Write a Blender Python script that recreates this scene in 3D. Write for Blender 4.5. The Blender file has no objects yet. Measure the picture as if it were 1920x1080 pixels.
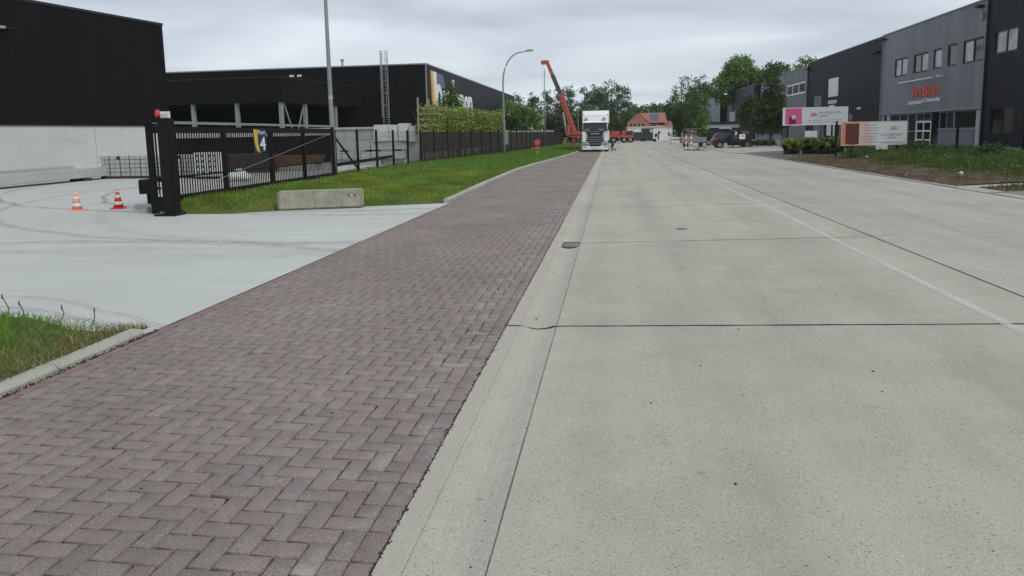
import bpy, bmesh, math, random
import numpy as np
from mathutils import Matrix, Vector, Euler

random.seed(7); RNG = np.random.default_rng(7)
scene = bpy.context.scene
COL = scene.collection
PI = math.pi

# ------------------------------------------------------------------ camera
F, CX, CY, VPX, VPY, HROLL, CAMH = 1320., 960., 420., 1147., 249., -.02, 1.72
def _cam_axes():
    d = Vector(((VPX-CX)/F, (VPY-CY)/F, 1.)).normalized()
    e = Vector(((VPX+1000-CX)/F, (VPY+1000*HROLL-CY)/F, 1.))
    up = e.cross(d).normalized()
    if up.y > 0: up = -up
    r = d.cross(up)
    if r.x < 0: r = -r
    return r, d, up                     # world X, Y, Z seen in (right, down, forward)
_r, _d, _u = _cam_axes()
cam = bpy.data.cameras.new('camera'); cam_ob = bpy.data.objects.new('camera', cam); COL.objects.link(cam_ob)
cam_ob.matrix_world = Matrix(((_r.x, -_r.y, -_r.z, 0), (_d.x, -_d.y, -_d.z, 0), (_u.x, -_u.y, -_u.z, CAMH), (0, 0, 0, 1)))
cam.sensor_width = 36; cam.lens = 36*F/1920; cam.shift_y = (CY-540)/1920
cam.clip_start = .05; cam.clip_end = 3000
scene.camera = cam_ob

# ------------------------------------------------------------------ sky, sun, exposure
SUN = Vector((.62, -.42, .80)).normalized()
world = bpy.data.worlds.new('World'); scene.world = world; world.use_nodes = True
wt = world.node_tree; wt.nodes.clear()
def wn(t, **k):
    n = wt.nodes.new(t)
    for a, b in k.items(): setattr(n, a, b)
    return n
sky = wn('ShaderNodeTexSky', sky_type='NISHITA', sun_disc=False)
sky.sun_elevation = math.asin(SUN.z); sky.sun_rotation = math.atan2(SUN.x, SUN.y)
tc = wn('ShaderNodeTexCoord'); sep = wn('ShaderNodeSeparateXYZ'); wt.links.new(tc.outputs['Generated'], sep.inputs[0])
mz = wn('ShaderNodeMath', operation='ABSOLUTE'); wt.links.new(sep.outputs[2], mz.inputs[0])
mz2 = wn('ShaderNodeMath', operation='ADD'); wt.links.new(mz.outputs[0], mz2.inputs[0]); mz2.inputs[1].default_value = .10
dx = wn('ShaderNodeMath', operation='DIVIDE'); wt.links.new(sep.outputs[0], dx.inputs[0]); wt.links.new(mz2.outputs[0], dx.inputs[1])
dy = wn('ShaderNodeMath', operation='DIVIDE'); wt.links.new(sep.outputs[1], dy.inputs[0]); wt.links.new(mz2.outputs[0], dy.inputs[1])
cmb = wn('ShaderNodeCombineXYZ'); wt.links.new(dx.outputs[0], cmb.inputs[0]); wt.links.new(dy.outputs[0], cmb.inputs[1])
cn = wn('ShaderNodeTexNoise'); cn.inputs['Scale'].default_value = .62; cn.inputs['Detail'].default_value = 4; cn.inputs['Roughness'].default_value = .42
cn.inputs['Distortion'].default_value = .35
wt.links.new(cmb.outputs[0], cn.inputs['Vector'])
cr = wn('ShaderNodeValToRGB'); wt.links.new(cn.outputs['Fac'], cr.inputs[0])
cr.color_ramp.elements[0].position = .34; cr.color_ramp.elements[0].color = (3.5, 4.0, 4.65, 1)
cr.color_ramp.elements[1].position = .66; cr.color_ramp.elements[1].color = (7.2, 7.8, 8.4, 1)
hz = wn('ShaderNodeMapRange'); wt.links.new(mz.outputs[0], hz.inputs[0])
hz.inputs[1].default_value = 0; hz.inputs[2].default_value = .20; hz.inputs[3].default_value = .55; hz.inputs[4].default_value = 0
hm = wn('ShaderNodeMixRGB'); wt.links.new(hz.outputs[0], hm.inputs[0]); wt.links.new(cr.outputs[0], hm.inputs[1]); hm.inputs[2].default_value = (6.6, 7.2, 7.85, 1)
sm = wn('ShaderNodeMixRGB'); sm.inputs[0].default_value = .92
wt.links.new(sky.outputs[0], sm.inputs[1]); wt.links.new(hm.outputs[0], sm.inputs[2])
bg = wn('ShaderNodeBackground'); bg.inputs[1].default_value = .1; wt.links.new(sm.outputs[0], bg.inputs[0])
wo = wn('ShaderNodeOutputWorld'); wt.links.new(bg.outputs[0], wo.inputs[0])
sun = bpy.data.lights.new('sun', 'SUN'); sun.energy = 1.5; sun.angle = math.radians(18); sun.color = (1, .94, .84)
sun_ob = bpy.data.objects.new('sun', sun); COL.objects.link(sun_ob)
sun_ob.location = (20, -20, 40); sun_ob.rotation_euler = SUN.to_track_quat('Z', 'Y').to_euler()
vs = scene.view_settings; vs.view_transform = 'Standard'; vs.look = 'None'; vs.exposure = .22; vs.gamma = 1; vs.use_curve_mapping = False
scene.render.engine = 'CYCLES'

# ------------------------------------------------------------------ materials
MATS = {}
class NT:
    def __init__(s, name):
        s.m = bpy.data.materials.new(name); s.m.use_nodes = True; s.t = s.m.node_tree
        s.b = s.t.nodes['Principled BSDF']; MATS[name] = s.m
    def n(s, t, ins=None, **k):
        n = s.t.nodes.new(t)
        for a, b in k.items(): setattr(n, a, b)
        for a, b in (ins or {}).items():
            if hasattr(b, 'links') or isinstance(b, bpy.types.NodeSocket): s.t.links.new(b, n.inputs[a])
            else: n.inputs[a].default_value = b
        return n
    def pos(s): return s.n('ShaderNodeNewGeometry').outputs['Position']
    def oco(s): return s.n('ShaderNodeTexCoord').outputs['Object']
    def noise(s, v, sc, det=4, rough=.55, stretch=None, dist=0):
        if stretch: v = s.n('ShaderNodeMapping', {0: v, 3: stretch}).outputs[0]
        return s.n('ShaderNodeTexNoise', {'Vector': v, 'Scale': sc, 'Detail': det, 'Roughness': rough, 'Distortion': dist}).outputs['Fac']
    def rng(s, f, a, b, lo, hi): return s.n('ShaderNodeMapRange', {0: f, 1: a, 2: b, 3: lo, 4: hi}).outputs[0]
    def math(s, op, a, b=0., c=None):
        d = {0: a, 1: b}
        if c is not None: d[2] = c
        return s.n('ShaderNodeMath', d, operation=op).outputs[0]
    def mix(s, f, a, b, mode='MIX'): return s.n('ShaderNodeMixRGB', {0: f, 1: a, 2: b}, blend_type=mode).outputs[0]
    def val(s, c, f):  # multiply colour by scalar
        h = s.n('ShaderNodeVectorMath', {0: c}, operation='SCALE'); s.t.links.new(f, h.inputs['Scale']); return h.outputs[0]
    def base(s, c): s.t.links.new(c, s.b.inputs['Base Color'])
    def bump(s, h, st=.3, d=.01):
        n = s.n('ShaderNodeBump', {'Height': h, 'Strength': st, 'Distance': d}); s.t.links.new(n.outputs[0], s.b.inputs['Normal'])
def C4(c): return (c[0], c[1], c[2], 1)
def simple(name, col, rough=.7, var=.12, sc=6., bump=0, bsc=40., metal=0, spec=.5, stretch=None, dirt=0):
    N = NT(name); v = N.oco()
    f = N.noise(v, sc, 5, .6, stretch)
    c = N.n('ShaderNodeRGB'); c.outputs[0].default_value = C4(col)
    k = N.rng(f, .3, .7, 1-var, 1+var)
    f2 = N.noise(v, sc*7, 3, .6); k = N.math('MULTIPLY', k, N.rng(f2, .3, .7, 1-var*.5, 1+var*.5))
    N.base(N.val(c.outputs[0], k)); N.b.inputs['Roughness'].default_value = rough
    N.b.inputs['Metallic'].default_value = metal; N.b.inputs['Specular IOR Level'].default_value = spec
    if bump: N.bump(N.noise(v, bsc, 4), bump)
    return N.m
def concrete(name, col, streak=0, agg=0, vary=.06, rough=.85):
    N = NT(name); p = N.pos()
    c = N.n('ShaderNodeRGB'); c.outputs[0].default_value = C4(col)
    k = N.rng(N.noise(p, .35, 4, .6), .3, .7, 1-vary, 1+vary)
    k = N.math('MULTIPLY', k, N.rng(N.noise(p, 2.3, 5, .65), .3, .7, 1-vary*.7, 1+vary*.7))
    if streak: k = N.math('MULTIPLY', k, N.rng(N.noise(p, 1., 4, .6, (1.6, .09, 1)), .3, .7, 1-streak, 1+streak))
    if agg:
        k = N.math('MULTIPLY', k, N.rng(N.noise(p, 130, 3, .7), .34, .66, 1-agg, 1+agg))
        sp = N.noise(p, 75, 2, .5); k = N.math('MULTIPLY', k, N.rng(sp, .62, .70, 1, .5)); k = N.math('MULTIPLY', k, N.rng(N.noise(p, 95, 2, .5), .63, .70, 1, 1.35))
        pit = N.noise(p, 17, 3, .7); k = N.math('MULTIPLY', k, N.rng(pit, .68, .75, 1, .62)); st = N.noise(p, .9, 6, .72, (1, .45, 1), .4); k = N.math('MULTIPLY', k, N.rng(st, .54, .72, 1, .86))
    if streak:
        xx = N.n('ShaderNodeSeparateXYZ', {0: p}).outputs[0]; wv = N.math('ADD', xx, N.math('MULTIPLY', N.noise(p, .25, 2), .8))
        for cx in (1.15, 2.95, 6.0, 7.8): d = N.math('ABSOLUTE', N.math('SUBTRACT', wv, cx)); k = N.math('MULTIPLY', k, N.rng(d, 0, .38, .93, 1))
    if streak:
        vo = N.n('ShaderNodeTexVoronoi', {'Vector': p, 'Scale': .42}); dd_ = N.math('ADD', vo.outputs['Distance'], N.math('MULTIPLY', N.noise(p, 6, 4, .7), .08)); k = N.math('MULTIPLY', k, N.rng(dd_, .055, .10, .74, 1))
        vo = N.n('ShaderNodeTexVoronoi', {'Vector': p, 'Scale': 1.7}); k = N.math('MULTIPLY', k, N.rng(vo.outputs['Distance'], .025, .05, .80, 1))
    ri = N.n('ShaderNodeObjectInfo').outputs['Random']; k = N.math('MULTIPLY', k, N.rng(ri, 0, 1, .97, 1.03))
    N.base(N.val(c.outputs[0], k)); N.b.inputs['Roughness'].default_value = rough; N.b.inputs['Specular IOR Level'].default_value = .25
    N.bump(N.noise(p, 90, 4, .7), .35, .006)
    return N

concrete('slab_left', (.388, .366, .316), .08, .19, .09)
concrete('slab_right', (.356, .345, .31), .07, .2, .08)
concrete('gutter_concrete', (.400, .380, .332), .06, .2)
concrete('precast', (.40, .42, .41), 0, .05, .08)
concrete('precast_light', (.52, .54, .53), 0, .03, .06)
concrete('kerb_concrete', (.36, .365, .315), 0, .12, .12)
concrete('yard_asphalt', (.22, .225, .21), .03, .12, .1)
concrete('forecourt_concrete', (.36, .355, .32), .03, .06)
concrete('yard_concrete', (.40, .40, .37), .03, .08, .1)

# driveway: pale smooth concrete with curved tyre marks of rubber
N = NT('driveway_concrete'); p = N.pos(); s_ = N.n('ShaderNodeSeparateXYZ', {0: p}); X_, Y_ = s_.outputs[0], s_.outputs[1]
c = N.n('ShaderNodeRGB'); c.outputs[0].default_value = (.45, .468, .45, 1)
k = N.rng(N.noise(p, .3, 4, .6), .3, .7, .93, 1.07)
k = N.math('MULTIPLY', k, N.rng(N.noise(p, 1., 5, .65, (.25, 1.6, 1)), .3, .7, .95, 1.05))
k = N.math('MULTIPLY', k, N.rng(N.noise(p, 60, 3, .7), .3, .7, .96, 1.04))
wob = N.noise(p, .6, 2); nz = N.noise(p, 3.2, 4, .7)
lug = N.math('SINE', N.math('MULTIPLY', X_, 70.))
def ring(cx, cy, r, w, dark, dash=False):
    global k
    a = N.math('SUBTRACT', X_, cx); b = N.math('SUBTRACT', Y_, cy)
    d = N.math('SQRT', N.math('ADD', N.math('MULTIPLY', a, a), N.math('MULTIPLY', b, b)))
    d = N.math('ADD', d, N.math('MULTIPLY', wob, .5))
    d = N.math('ABSOLUTE', N.math('SUBTRACT', d, r))
    m = N.rng(d, w, w*.35, 0, 1); m = N.math('MULTIPLY', m, N.rng(nz, .35, .65, .25, 1))
    if dash: m = N.math('MULTIPLY', m, N.rng(lug, -.2, .5, .1, 1))
    k = N.math('MULTIPLY', k, N.rng(m, 0, 1, 1, dark))
ring(-9, 31, 15.5, .11, .42); ring(-6, 27.5, 12.6, .11, .40); ring(-5.5, 24, 13.2, .16, .66); ring(-8.5, 0, 11.4, .22, .70)
ring(-6, -12, 22.6, .3, .90); ring(-4, 20.5, 9.9, .25, .86); ring(-9, -2, 9.5, .07, .6, True); ring(-8.6, -2, 9.05, .07, .4, True)
ring(-7, 31, 21.5, .3, .88)
N.base(N.val(c.outputs[0], k)); N.b.inputs['Roughness'].default_value = .75; N.b.inputs['Specular IOR Level'].default_value = .3
N.bump(N.noise(p, 50, 4, .7), .2, .004)

# clay-grey paving bricks
N = NT('paving_brick'); p = N.pos()
at = N.n('ShaderNodeAttribute', attribute_name='tint').outputs['Color']
k = N.rng(N.noise(p, 120, 3, .75), .34, .66, .62, 1.38)
k = N.math('MULTIPLY', k, N.rng(N.noise(p, 230, 2, .5), .62, .70, 1, 1.9))
k = N.math('MULTIPLY', k, N.rng(N.noise(p, 9, 4, .6), .3, .7, .9, 1.1))
big = N.noise(p, .55, 4, .6); k = N.math('MULTIPLY', k, N.rng(big, .35, .65, .88, 1.1))
col = N.val(at, k)
wear = N.noise(p, 2.2, 6, .75); col = N.mix(N.rng(wear, .62, .78, 0, .40), col, (.34, .325, .305, 1)); bx = N.n('ShaderNodeSeparateXYZ', {0: p}).outputs[0]; chalk = N.math('MULTIPLY', N.rng(N.math('ABSOLUTE', N.math('ADD', bx, 1.22)), .42, .05, 0, 1), N.rng(N.noise(p, 3.5, 6, .75), .50, .72, 0, .6)); col = N.mix(chalk, col, (.42, .41, .39, 1))
N.base(col); N.b.inputs['Roughness'].default_value = .8; N.b.inputs['Specular IOR Level'].default_value = .35
N.bump(N.noise(p, 160, 3, .75), .5, .004)
simple('joint_sand', (.016, .015, .013), .95, .4, 30)
simple('joint_dust', (.10, .095, .085), .95, .4, 12)
simple('joint_filler', (.03, .03, .028), .95, .3, 20)

N = NT('worn_paint'); p = N.pos(); N.b.inputs['Base Color'].default_value = (.64, .63, .60, 1); N.b.inputs['Roughness'].default_value = .8
al = N.rng(N.noise(p, 2.2, 5, .7, (4, .6, 1)), .28, .68, .28, .75); N.t.links.new(al, N.b.inputs['Alpha'])
N = NT('faint_paint'); p = N.pos(); N.b.inputs['Base Color'].default_value = (.5, .51, .5, 1); N.b.inputs['Roughness'].default_value = .8
al = N.rng(N.noise(p, 3, 5, .7, (3, .4, 1)), .30, .7, .1, .6); N.t.links.new(al, N.b.inputs['Alpha'])

def ground_mat(name, a, b, sc, c=None, csc=.7, bump=.6):
    N = NT(name); p = N.pos()
    col = N.mix(N.rng(N.noise(p, sc, 6, .7), .35, .65, 0, 1), C4(a), C4(b))
    if c: col = N.mix(N.rng(N.noise(p, csc, 4, .6), .48, .62, 0, 1), col, C4(c))
    N.base(col); N.b.inputs['Roughness'].default_value = .95; N.b.inputs['Specular IOR Level'].default_value = .1
    N.bump(N.noise(p, sc*3, 5, .7), bump, .03)
ground_mat('turf', (.045, .075, .02), (.085, .145, .035), 5, (.115, .125, .04), .5)
ground_mat('soil', (.045, .031, .022), (.125, .092, .068), 12, (.15, .118, .092), 3.)
ground_mat('gravel', (.10, .105, .108), (.25, .255, .255), 22, (.17, .17, .165), .8)
ground_mat('far_ground', (.05, .075, .02), (.09, .11, .04), .6)
def leaf_mat(name, c, trans=.35):
    N = NT(name); at = N.n('ShaderNodeAttribute', attribute_name='tint').outputs['Color']
    cc = N.mix(1., at, C4(c), 'MULTIPLY'); N.base(cc); N.b.inputs['Roughness'].default_value = .6; N.b.inputs['Specular IOR Level'].default_value = .25
    tr = N.n('ShaderNodeBsdfTranslucent'); N.t.links.new(cc, tr.inputs[0])
    mx = N.n('ShaderNodeMixShader', {0: trans}); N.t.links.new(N.b.outputs[0], mx.inputs[1]); N.t.links.new(tr.outputs[0], mx.inputs[2])
    N.t.links.new(mx.outputs[0], N.t.nodes['Material Output'].inputs[0])
leaf_mat('grass_blade', (.152, .268, .050), .45); leaf_mat('weed_blade', (.095, .140, .042)); leaf_mat('dry_blade', (.22, .19, .09))
leaf_mat('leaf_poplar', (.105, .165, .075), .45); leaf_mat('leaf_bright', (.14, .235, .048), .45); leaf_mat('leaf_dark', (.074, .112, .040), .4)
leaf_mat('leaf_oak', (.092, .152, .040), .45); leaf_mat('leaf_hedge', (.22, .30, .07), .45); leaf_mat('leaf_pine', (.045, .062, .045)); leaf_mat('leaf_box', (.165, .225, .05), .4)
simple('bark', (.09, .075, .06), .95, .3, 12, .4)
simple('flower_white', (.75, .75, .68), .7)

def cladding(name, col, rib=.25, axis=1, st=.5, var=.05, rough=.55):
    N = NT(name); p = N.pos(); s_ = N.n('ShaderNodeSeparateXYZ', {0: p})
    u = N.math('ADD', s_.outputs[0], s_.outputs[1]) if axis == 2 else s_.outputs[axis]
    w = N.math('SINE', N.math('MULTIPLY', u, 2*PI/rib))
    cc = N.n('ShaderNodeRGB'); cc.outputs[0].default_value = C4(col)
    k = N.rng(N.noise(p, .5, 4, .6), .3, .7, 1-var, 1+var)
    k = N.math('MULTIPLY', k, N.rng(N.noise(p, 1, 4, .6, (2, 2, .12)), .3, .7, 1-var, 1+var))
    pn = N.math('FLOOR', N.math('DIVIDE', u, 1.1)); wn_ = N.n('ShaderNodeTexWhiteNoise', {'W': pn}, noise_dimensions='1D').outputs['Value']; k = N.math('MULTIPLY', k, N.rng(wn_, 0, 1, .90, 1.12))
    fr_ = N.math('FRACT', N.math('DIVIDE', u, 1.1)); k = N.math('MULTIPLY', k, N.rng(fr_, 0, .02, .7, 1))
    N.base(N.val(cc.outputs[0], k)); N.b.inputs['Roughness'].default_value = rough; N.b.inputs['Specular IOR Level'].default_value = .12 if max(col) < .03 else .3
    N.bump(w, st, .02)
cladding('clad_black', (.0085, .0074, .0080), .3, 2, .08, .1, .75)
cladding('clad_charcoal', (.019, .0200, .025), .25, 2, .1)
cladding('clad_grey', (.182, .192, .205), .12, 2, .25, .06)
cladding('clad_pale', (.27, .30, .31), .3, 2, .3)
cladding('clad_blue', (.058, .070, .09), .25, 2, .3)
cladding('clad_mid', (.165, .183, .20), .25, 2, .3)
simple('trim_grey', (.22, .23, .24), .5, .06); simple('trim_black', (.012, .012, .013), .5, .1)
simple('black_paint', (.0075, .0062, .0062), .6, .2, 8, 0, 40, 0, .25); simple('steel_galv', (.34, .37, .37), .5, .14, 12, 0, 40, .5)
simple('steel_lamp', (.25, .29, .29), .6, .16, 9, 0, 40, .25)
simple('white_paint', (.75, .76, .76), .45, .05); simple('white_gloss', (.78, .79, .80), .25, .03)
simple('red_plastic', (.62, .025, .030), .5, .12, 20); simple('orange_faded', (.78, .30, .22), .6, .1, 20); simple('cone_white', (.68, .66, .62), .5, .1, 20)
simple('cone_cream', (.66, .62, .52), .5, .1, 20)
simple('lamp_red', (.55, .03, .05), .35, .05); simple('crane_red', (.44, .078, .055), .4, .12, 2); simple('crane_dark', (.06, .065, .06), .5, .2, 3)
simple('sign_red', (.60, .085, .045), .55, .2, 5); simple('plaque_white', (.6, .6, .58), .5)
simple('sign_blue', (.015, .022, .10), .4, .05); simple('sign_yellow', (.62, .46, .03), .4, .05)
simple('text_white', (.78, .79, .8), .4, .02); simple('text_red', (.80, .10, .05), .45, .03); simple('text_grey', (.30, .30, .31), .6, .03)
simple('logo_yellow', (.70, .42, .08), .5, .03); simple('logo_blue', (.09, .12, .20), .5, .03)
simple('banner_white', (.56, .60, .61), .6, .05, 3); simple('banner_pink', (.58, .10, .24), .6, .06, 3); simple('banner_orange', (.55, .20, .11), .6, .1, 3); simple('banner_peach', (.58, .42, .36), .6, .06, 3)
simple('banner_brown', (.10, .022, .014), .5, .25, 4); simple('petal_pink', (.44, .19, .22), .6, .05); simple('petal_gold', (.50, .33, .16), .6, .05)
simple('banner_dark', (.09, .01, .03), .6, .2, 4)
simple('tyre', (.013, .013, .013), .85, .2); simple('rim', (.35, .36, .37), .35, .1, 6, 0, 40, .7)
simple('chrome_grey', (.30, .31, .32), .35, .1, 6, 0, 40, .6); simple('plastic_black', (.014, .015, .016), .45, .1)
simple('car_grey', (.030, .032, .036), .25, .05, 2, 0, 40, .3, .6)
simple('wood_trellis', (.30, .24, .17), .85, .25, 12); simple('wood_dark', (.07, .045, .035), .85, .3, 10); simple('wood_orange', (.20, .10, .055), .8, .2, 8)
simple('screen_dark', (.020, .015, .013), .9, .5, 20, .5, 60); simple('brick_red', (.36, .17, .12), .85, .15, 10, .3, 40); simple('roof_tile', (.30, .135, .098), .8, .18, 4, .5, 12)
simple('plaster_white', (.74, .75, .73), .85, .08, 3); simple('block_grey', (.185, .20, .215), .9, .15, 10, .3); simple('skin', (.45, .28, .2), .6, .05); simple('cloth_dark', (.025, .027, .033), .9, .2, 20)
simple('mortar', (.12, .125, .13), .95, .1, 20); simple('plastic_blue', (.05, .08, .2), .5); simple('door_steel', (.035, .038, .044), .5, .05)
simple('grate_iron', (.25, .23, .20), .8, .3, 20)
simple('stripe_faded', (.55, .12, .10), .6, .1)
simple('stone_litter', (.24, .225, .19), .9, .2)
for nm, c, r in (('glass_brown', (.030, .012, .009), .3), ('glass_dark', (.012, .014, .016), .08), ('glass_pale', (.36, .38, .39), .25), ('glass_shop', (.035, .045, .05), .06), ('glass_truck', (.016, .026, .032), .08)):  # the palest pane is just a light grey glass colour
    N = NT(nm); N.b.inputs['Roughness'].default_value = r; N.b.inputs['Specular IOR Level'].default_value = .55
    v = N.oco(); cc = N.n('ShaderNodeRGB'); cc.outputs[0].default_value = C4(c); N.base(N.val(cc.outputs[0], N.rng(N.noise(v, 1.3, 3), .3, .7, .7, 1.3)))
# stained precast block: paler greenish top and brown runs on the side
N = NT('block_stained'); p = N.pos(); c0 = N.mix(N.rng(N.noise(p, 4, 5, .7), .35, .65, 0, 1), (.25, .235, .185, 1), (.36, .345, .28, 1))
run = N.noise(p, 1, 5, .7, (9, 9, .8)); c0 = N.mix(N.rng(run, .55, .7, 0, .7), c0, (.13, .11, .075, 1))
nrm = N.n('ShaderNodeSeparateXYZ', {0: N.n('ShaderNodeNewGeometry').outputs['Normal']}).outputs[2]
c0 = N.mix(N.math('MULTIPLY', N.rng(nrm, .3, .8, 0, 1), .5), c0, (.34, .36, .22, 1)); N.base(c0); N.b.inputs['Roughness'].default_value = .95; N.bump(N.noise(p, 60, 4), .3, .006)

def M(n): return MATS[n]

# ------------------------------------------------------------------ mesh helpers
class MB:
    def __init__(s): s.v = []; s.f = []
    def box(s, x0, x1, y0, y1, z0, z1, T=None):
        P = [(x0, y0, z0), (x1, y0, z0), (x1, y1, z0), (x0, y1, z0), (x0, y0, z1), (x1, y0, z1), (x1, y1, z1), (x0, y1, z1)]
        return s.raw(P, [(3, 2, 1, 0), (4, 5, 6, 7), (0, 1, 5, 4), (1, 2, 6, 5), (2, 3, 7, 6), (3, 0, 4, 7)], T)
    def raw(s, P, Fs, T=None):
        o = len(s.v); s.v += [tuple(T @ Vector(p)) if T else tuple(p) for p in P]; s.f += [tuple(i+o for i in f) for f in Fs]; return s
    def quad(s, *P): return s.raw(P, [tuple(range(len(P)))])
    def cbox(s, x0, x1, y0, y1, z0, z1, c, T=None):     # chamfered top box
        P = [(x0, y0, z0), (x1, y0, z0), (x1, y1, z0), (x0, y1, z0), (x0, y0, z1-c), (x1, y0, z1-c), (x1, y1, z1-c), (x0, y1, z1-c), (x0+c, y0+c, z1), (x1-c, y0+c, z1), (x1-c, y1-c, z1), (x0+c, y1-c, z1)]
        return s.raw(P, [(3, 2, 1, 0), (8, 9, 10, 11), (0, 1, 5, 4), (1, 2, 6, 5), (2, 3, 7, 6), (3, 0, 4, 7), (4, 5, 9, 8), (5, 6, 10, 9), (6, 7, 11, 10), (7, 4, 8, 11)], T)
    def tube(s, path, rad, n=8, cap=True, T=None):
        if not hasattr(rad, '__len__'): rad = [rad]*len(path)
        path = [Vector(p) for p in path]; P = []; Fs = []
        for i, p in enumerate(path):
            t = (path[min(i+1, len(path)-1)]-path[max(i-1, 0)]).normalized()
            a = t.cross(Vector((0, 0, 1)) if abs(t.z) < .95 else Vector((1, 0, 0))).normalized(); b = t.cross(a)
            for k in range(n):
                q = 2*PI*k/n; P.append(p+(a*math.cos(q)+b*math.sin(q))*rad[i])
        for i in range(len(path)-1):
            for k in range(n): Fs.append((i*n+k, i*n+(k+1) % n, (i+1)*n+(k+1) % n, (i+1)*n+k))
        if cap: Fs += [tuple(range(n)), tuple(range((len(path)-1)*n, len(path)*n))]
        return s.raw(P, Fs, T)
    def bar(s, a, b, w, h=None):                         # square bar between two points
        a, b = Vector(a), Vector(b); h = h or w; t = (b-a).normalized()
        u = t.cross(Vector((0, 0, 1)) if abs(t.z) < .95 else Vector((0, 1, 0))).normalized()*(w/2); v = t.cross(u).normalized()*(h/2)
        P = [a-u-v, a+u-v, a+u+v, a-u+v, b-u-v, b+u-v, b+u+v, b-u+v]
        return s.raw(P, [(3, 2, 1, 0), (4, 5, 6, 7), (0, 1, 5, 4), (1, 2, 6, 5), (2, 3, 7, 6), (3, 0, 4, 7)])
    def lathe(s, prof, n=16, c=(0, 0, 0)):
        P = [(c[0]+r*math.cos(2*PI*k/n), c[1]+r*math.sin(2*PI*k/n), c[2]+z) for r, z in prof for k in range(n)]; Fs = []
        for i in range(len(prof)-1):
            for k in range(n): Fs.append((i*n+k, i*n+(k+1) % n, (i+1)*n+(k+1) % n, (i+1)*n+k))
        Fs += [tuple(range(n))[::-1], tuple(range((len(prof)-1)*n, len(prof)*n))]
        return s.raw(P, Fs)
    def prism(s, poly, f, d0, d1):                       # poly in (u,w) mapped by f(u,w,d)
        n = len(poly); P = [f(u, w, d0) for u, w in poly]+[f(u, w, d1) for u, w in poly]
        return s.raw(P, [tuple(range(n)), tuple(range(2*n-1, n-1, -1))]+[(i, (i+1) % n, n+(i+1) % n, n+i) for i in range(n)])
    def mesh(s, name, m=None, smooth=False):
        me = bpy.data.meshes.new(name); me.from_pydata(s.v, [], s.f); me.validate(); me.update()
        bm = bmesh.new(); bm.from_mesh(me); bmesh.ops.recalc_face_normals(bm, faces=bm.faces); bm.to_mesh(me); bm.free()
        if m: me.materials.append(M(m))
        if smooth: me.polygons.foreach_set('use_smooth', [True]*len(me.polygons))
        return me
def tag(o, label=None, cat=None, group=None, kind=None):
    for k, v in (('label', label), ('category', cat), ('group', group), ('kind', kind)):
        if v: o[k] = v
    return o
def link(name, data, parent=None, loc=(0, 0, 0), rz=0, world=False):
    o = bpy.data.objects.new(name, data); COL.objects.link(o); o.location = loc; o.rotation_euler = (0, 0, rz)
    if parent is not None:
        o.parent = parent
        if world: o.matrix_parent_inverse = Matrix.LocRotScale(parent.location, parent.rotation_euler, None).inverted()
    return o
def thing(name, label, cat, loc=(0, 0, 0), rz=0, group=None):
    return tag(link(name, None, None, loc, rz), label, cat, group)
def bevel(me, w, seg=2):
    bm = bmesh.new(); bm.from_mesh(me); bmesh.ops.remove_doubles(bm, verts=bm.verts, dist=1e-5)
    es = [e for e in bm.edges if len(e.link_faces) == 2 and e.calc_face_angle(0) > .5]
    bmesh.ops.bevel(bm, geom=es, offset=w, segments=seg, affect='EDGES', clamp_overlap=True); bm.to_mesh(me); bm.free(); return me
def part(name, mb, m, parent, bev=0, world=False, smooth=False, label=None):
    me = mb.mesh(name, m, smooth)
    if bev: bevel(me, bev)
    o = link(name, me, parent, world=world)
    if label: o['label'] = label
    return o
def wpart(name, mb, m, parent, **k): return part(name, mb, m, parent, world=True, **k)
def single(name, mb, m, label, cat, group=None, bev=0, smooth=False, kind=None):  # one-mesh thing, origin at its base
    P = np.array(mb.v); o = np.array([(P[:, 0].min()+P[:, 0].max())/2, (P[:, 1].min()+P[:, 1].max())/2, P[:, 2].min()])
    mb.v = [tuple(q) for q in P-o]; me = mb.mesh(name, m, smooth)
    if bev: bevel(me, bev)
    return tag(link(name, me, None, tuple(o)), label, cat, group, kind)
def structure(name, mb=None, m=None, smooth=False):
    return tag(link(name, mb.mesh(name, m, smooth) if mb else None), kind='structure')
def copy_tree(o, parent=None, loc=None, rz=None):
    c = o.copy(); COL.objects.link(c)
    if parent is not None: c.parent = parent
    if loc is not None: c.location = loc
    if rz is not None: c.rotation_euler = (0, 0, rz)
    for ch in list(o.children): copy_tree(ch, c)
    return c
def mesh_np(name, V, Fc, m, tint=None):                  # V (n,3), Fc (k,3|4), tint (n,3)
    V = np.asarray(V, np.float32); Fc = np.asarray(Fc, np.int32); nl = Fc.size; w = Fc.shape[1]
    me = bpy.data.meshes.new(name); me.vertices.add(len(V)); me.vertices.foreach_set('co', V.ravel())
    me.loops.add(nl); me.loops.foreach_set('vertex_index', Fc.ravel()); me.polygons.add(len(Fc))
    me.polygons.foreach_set('loop_start', np.arange(0, nl, w, dtype=np.int32)); me.update(calc_edges=True)
    if tint is not None:
        a = me.attributes.new('tint', 'FLOAT_COLOR', 'POINT'); t = np.ones((len(V), 4), np.float32); t[:, :3] = tint; a.data.foreach_set('color', t.ravel())
    me.materials.append(M(m)); return me
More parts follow.
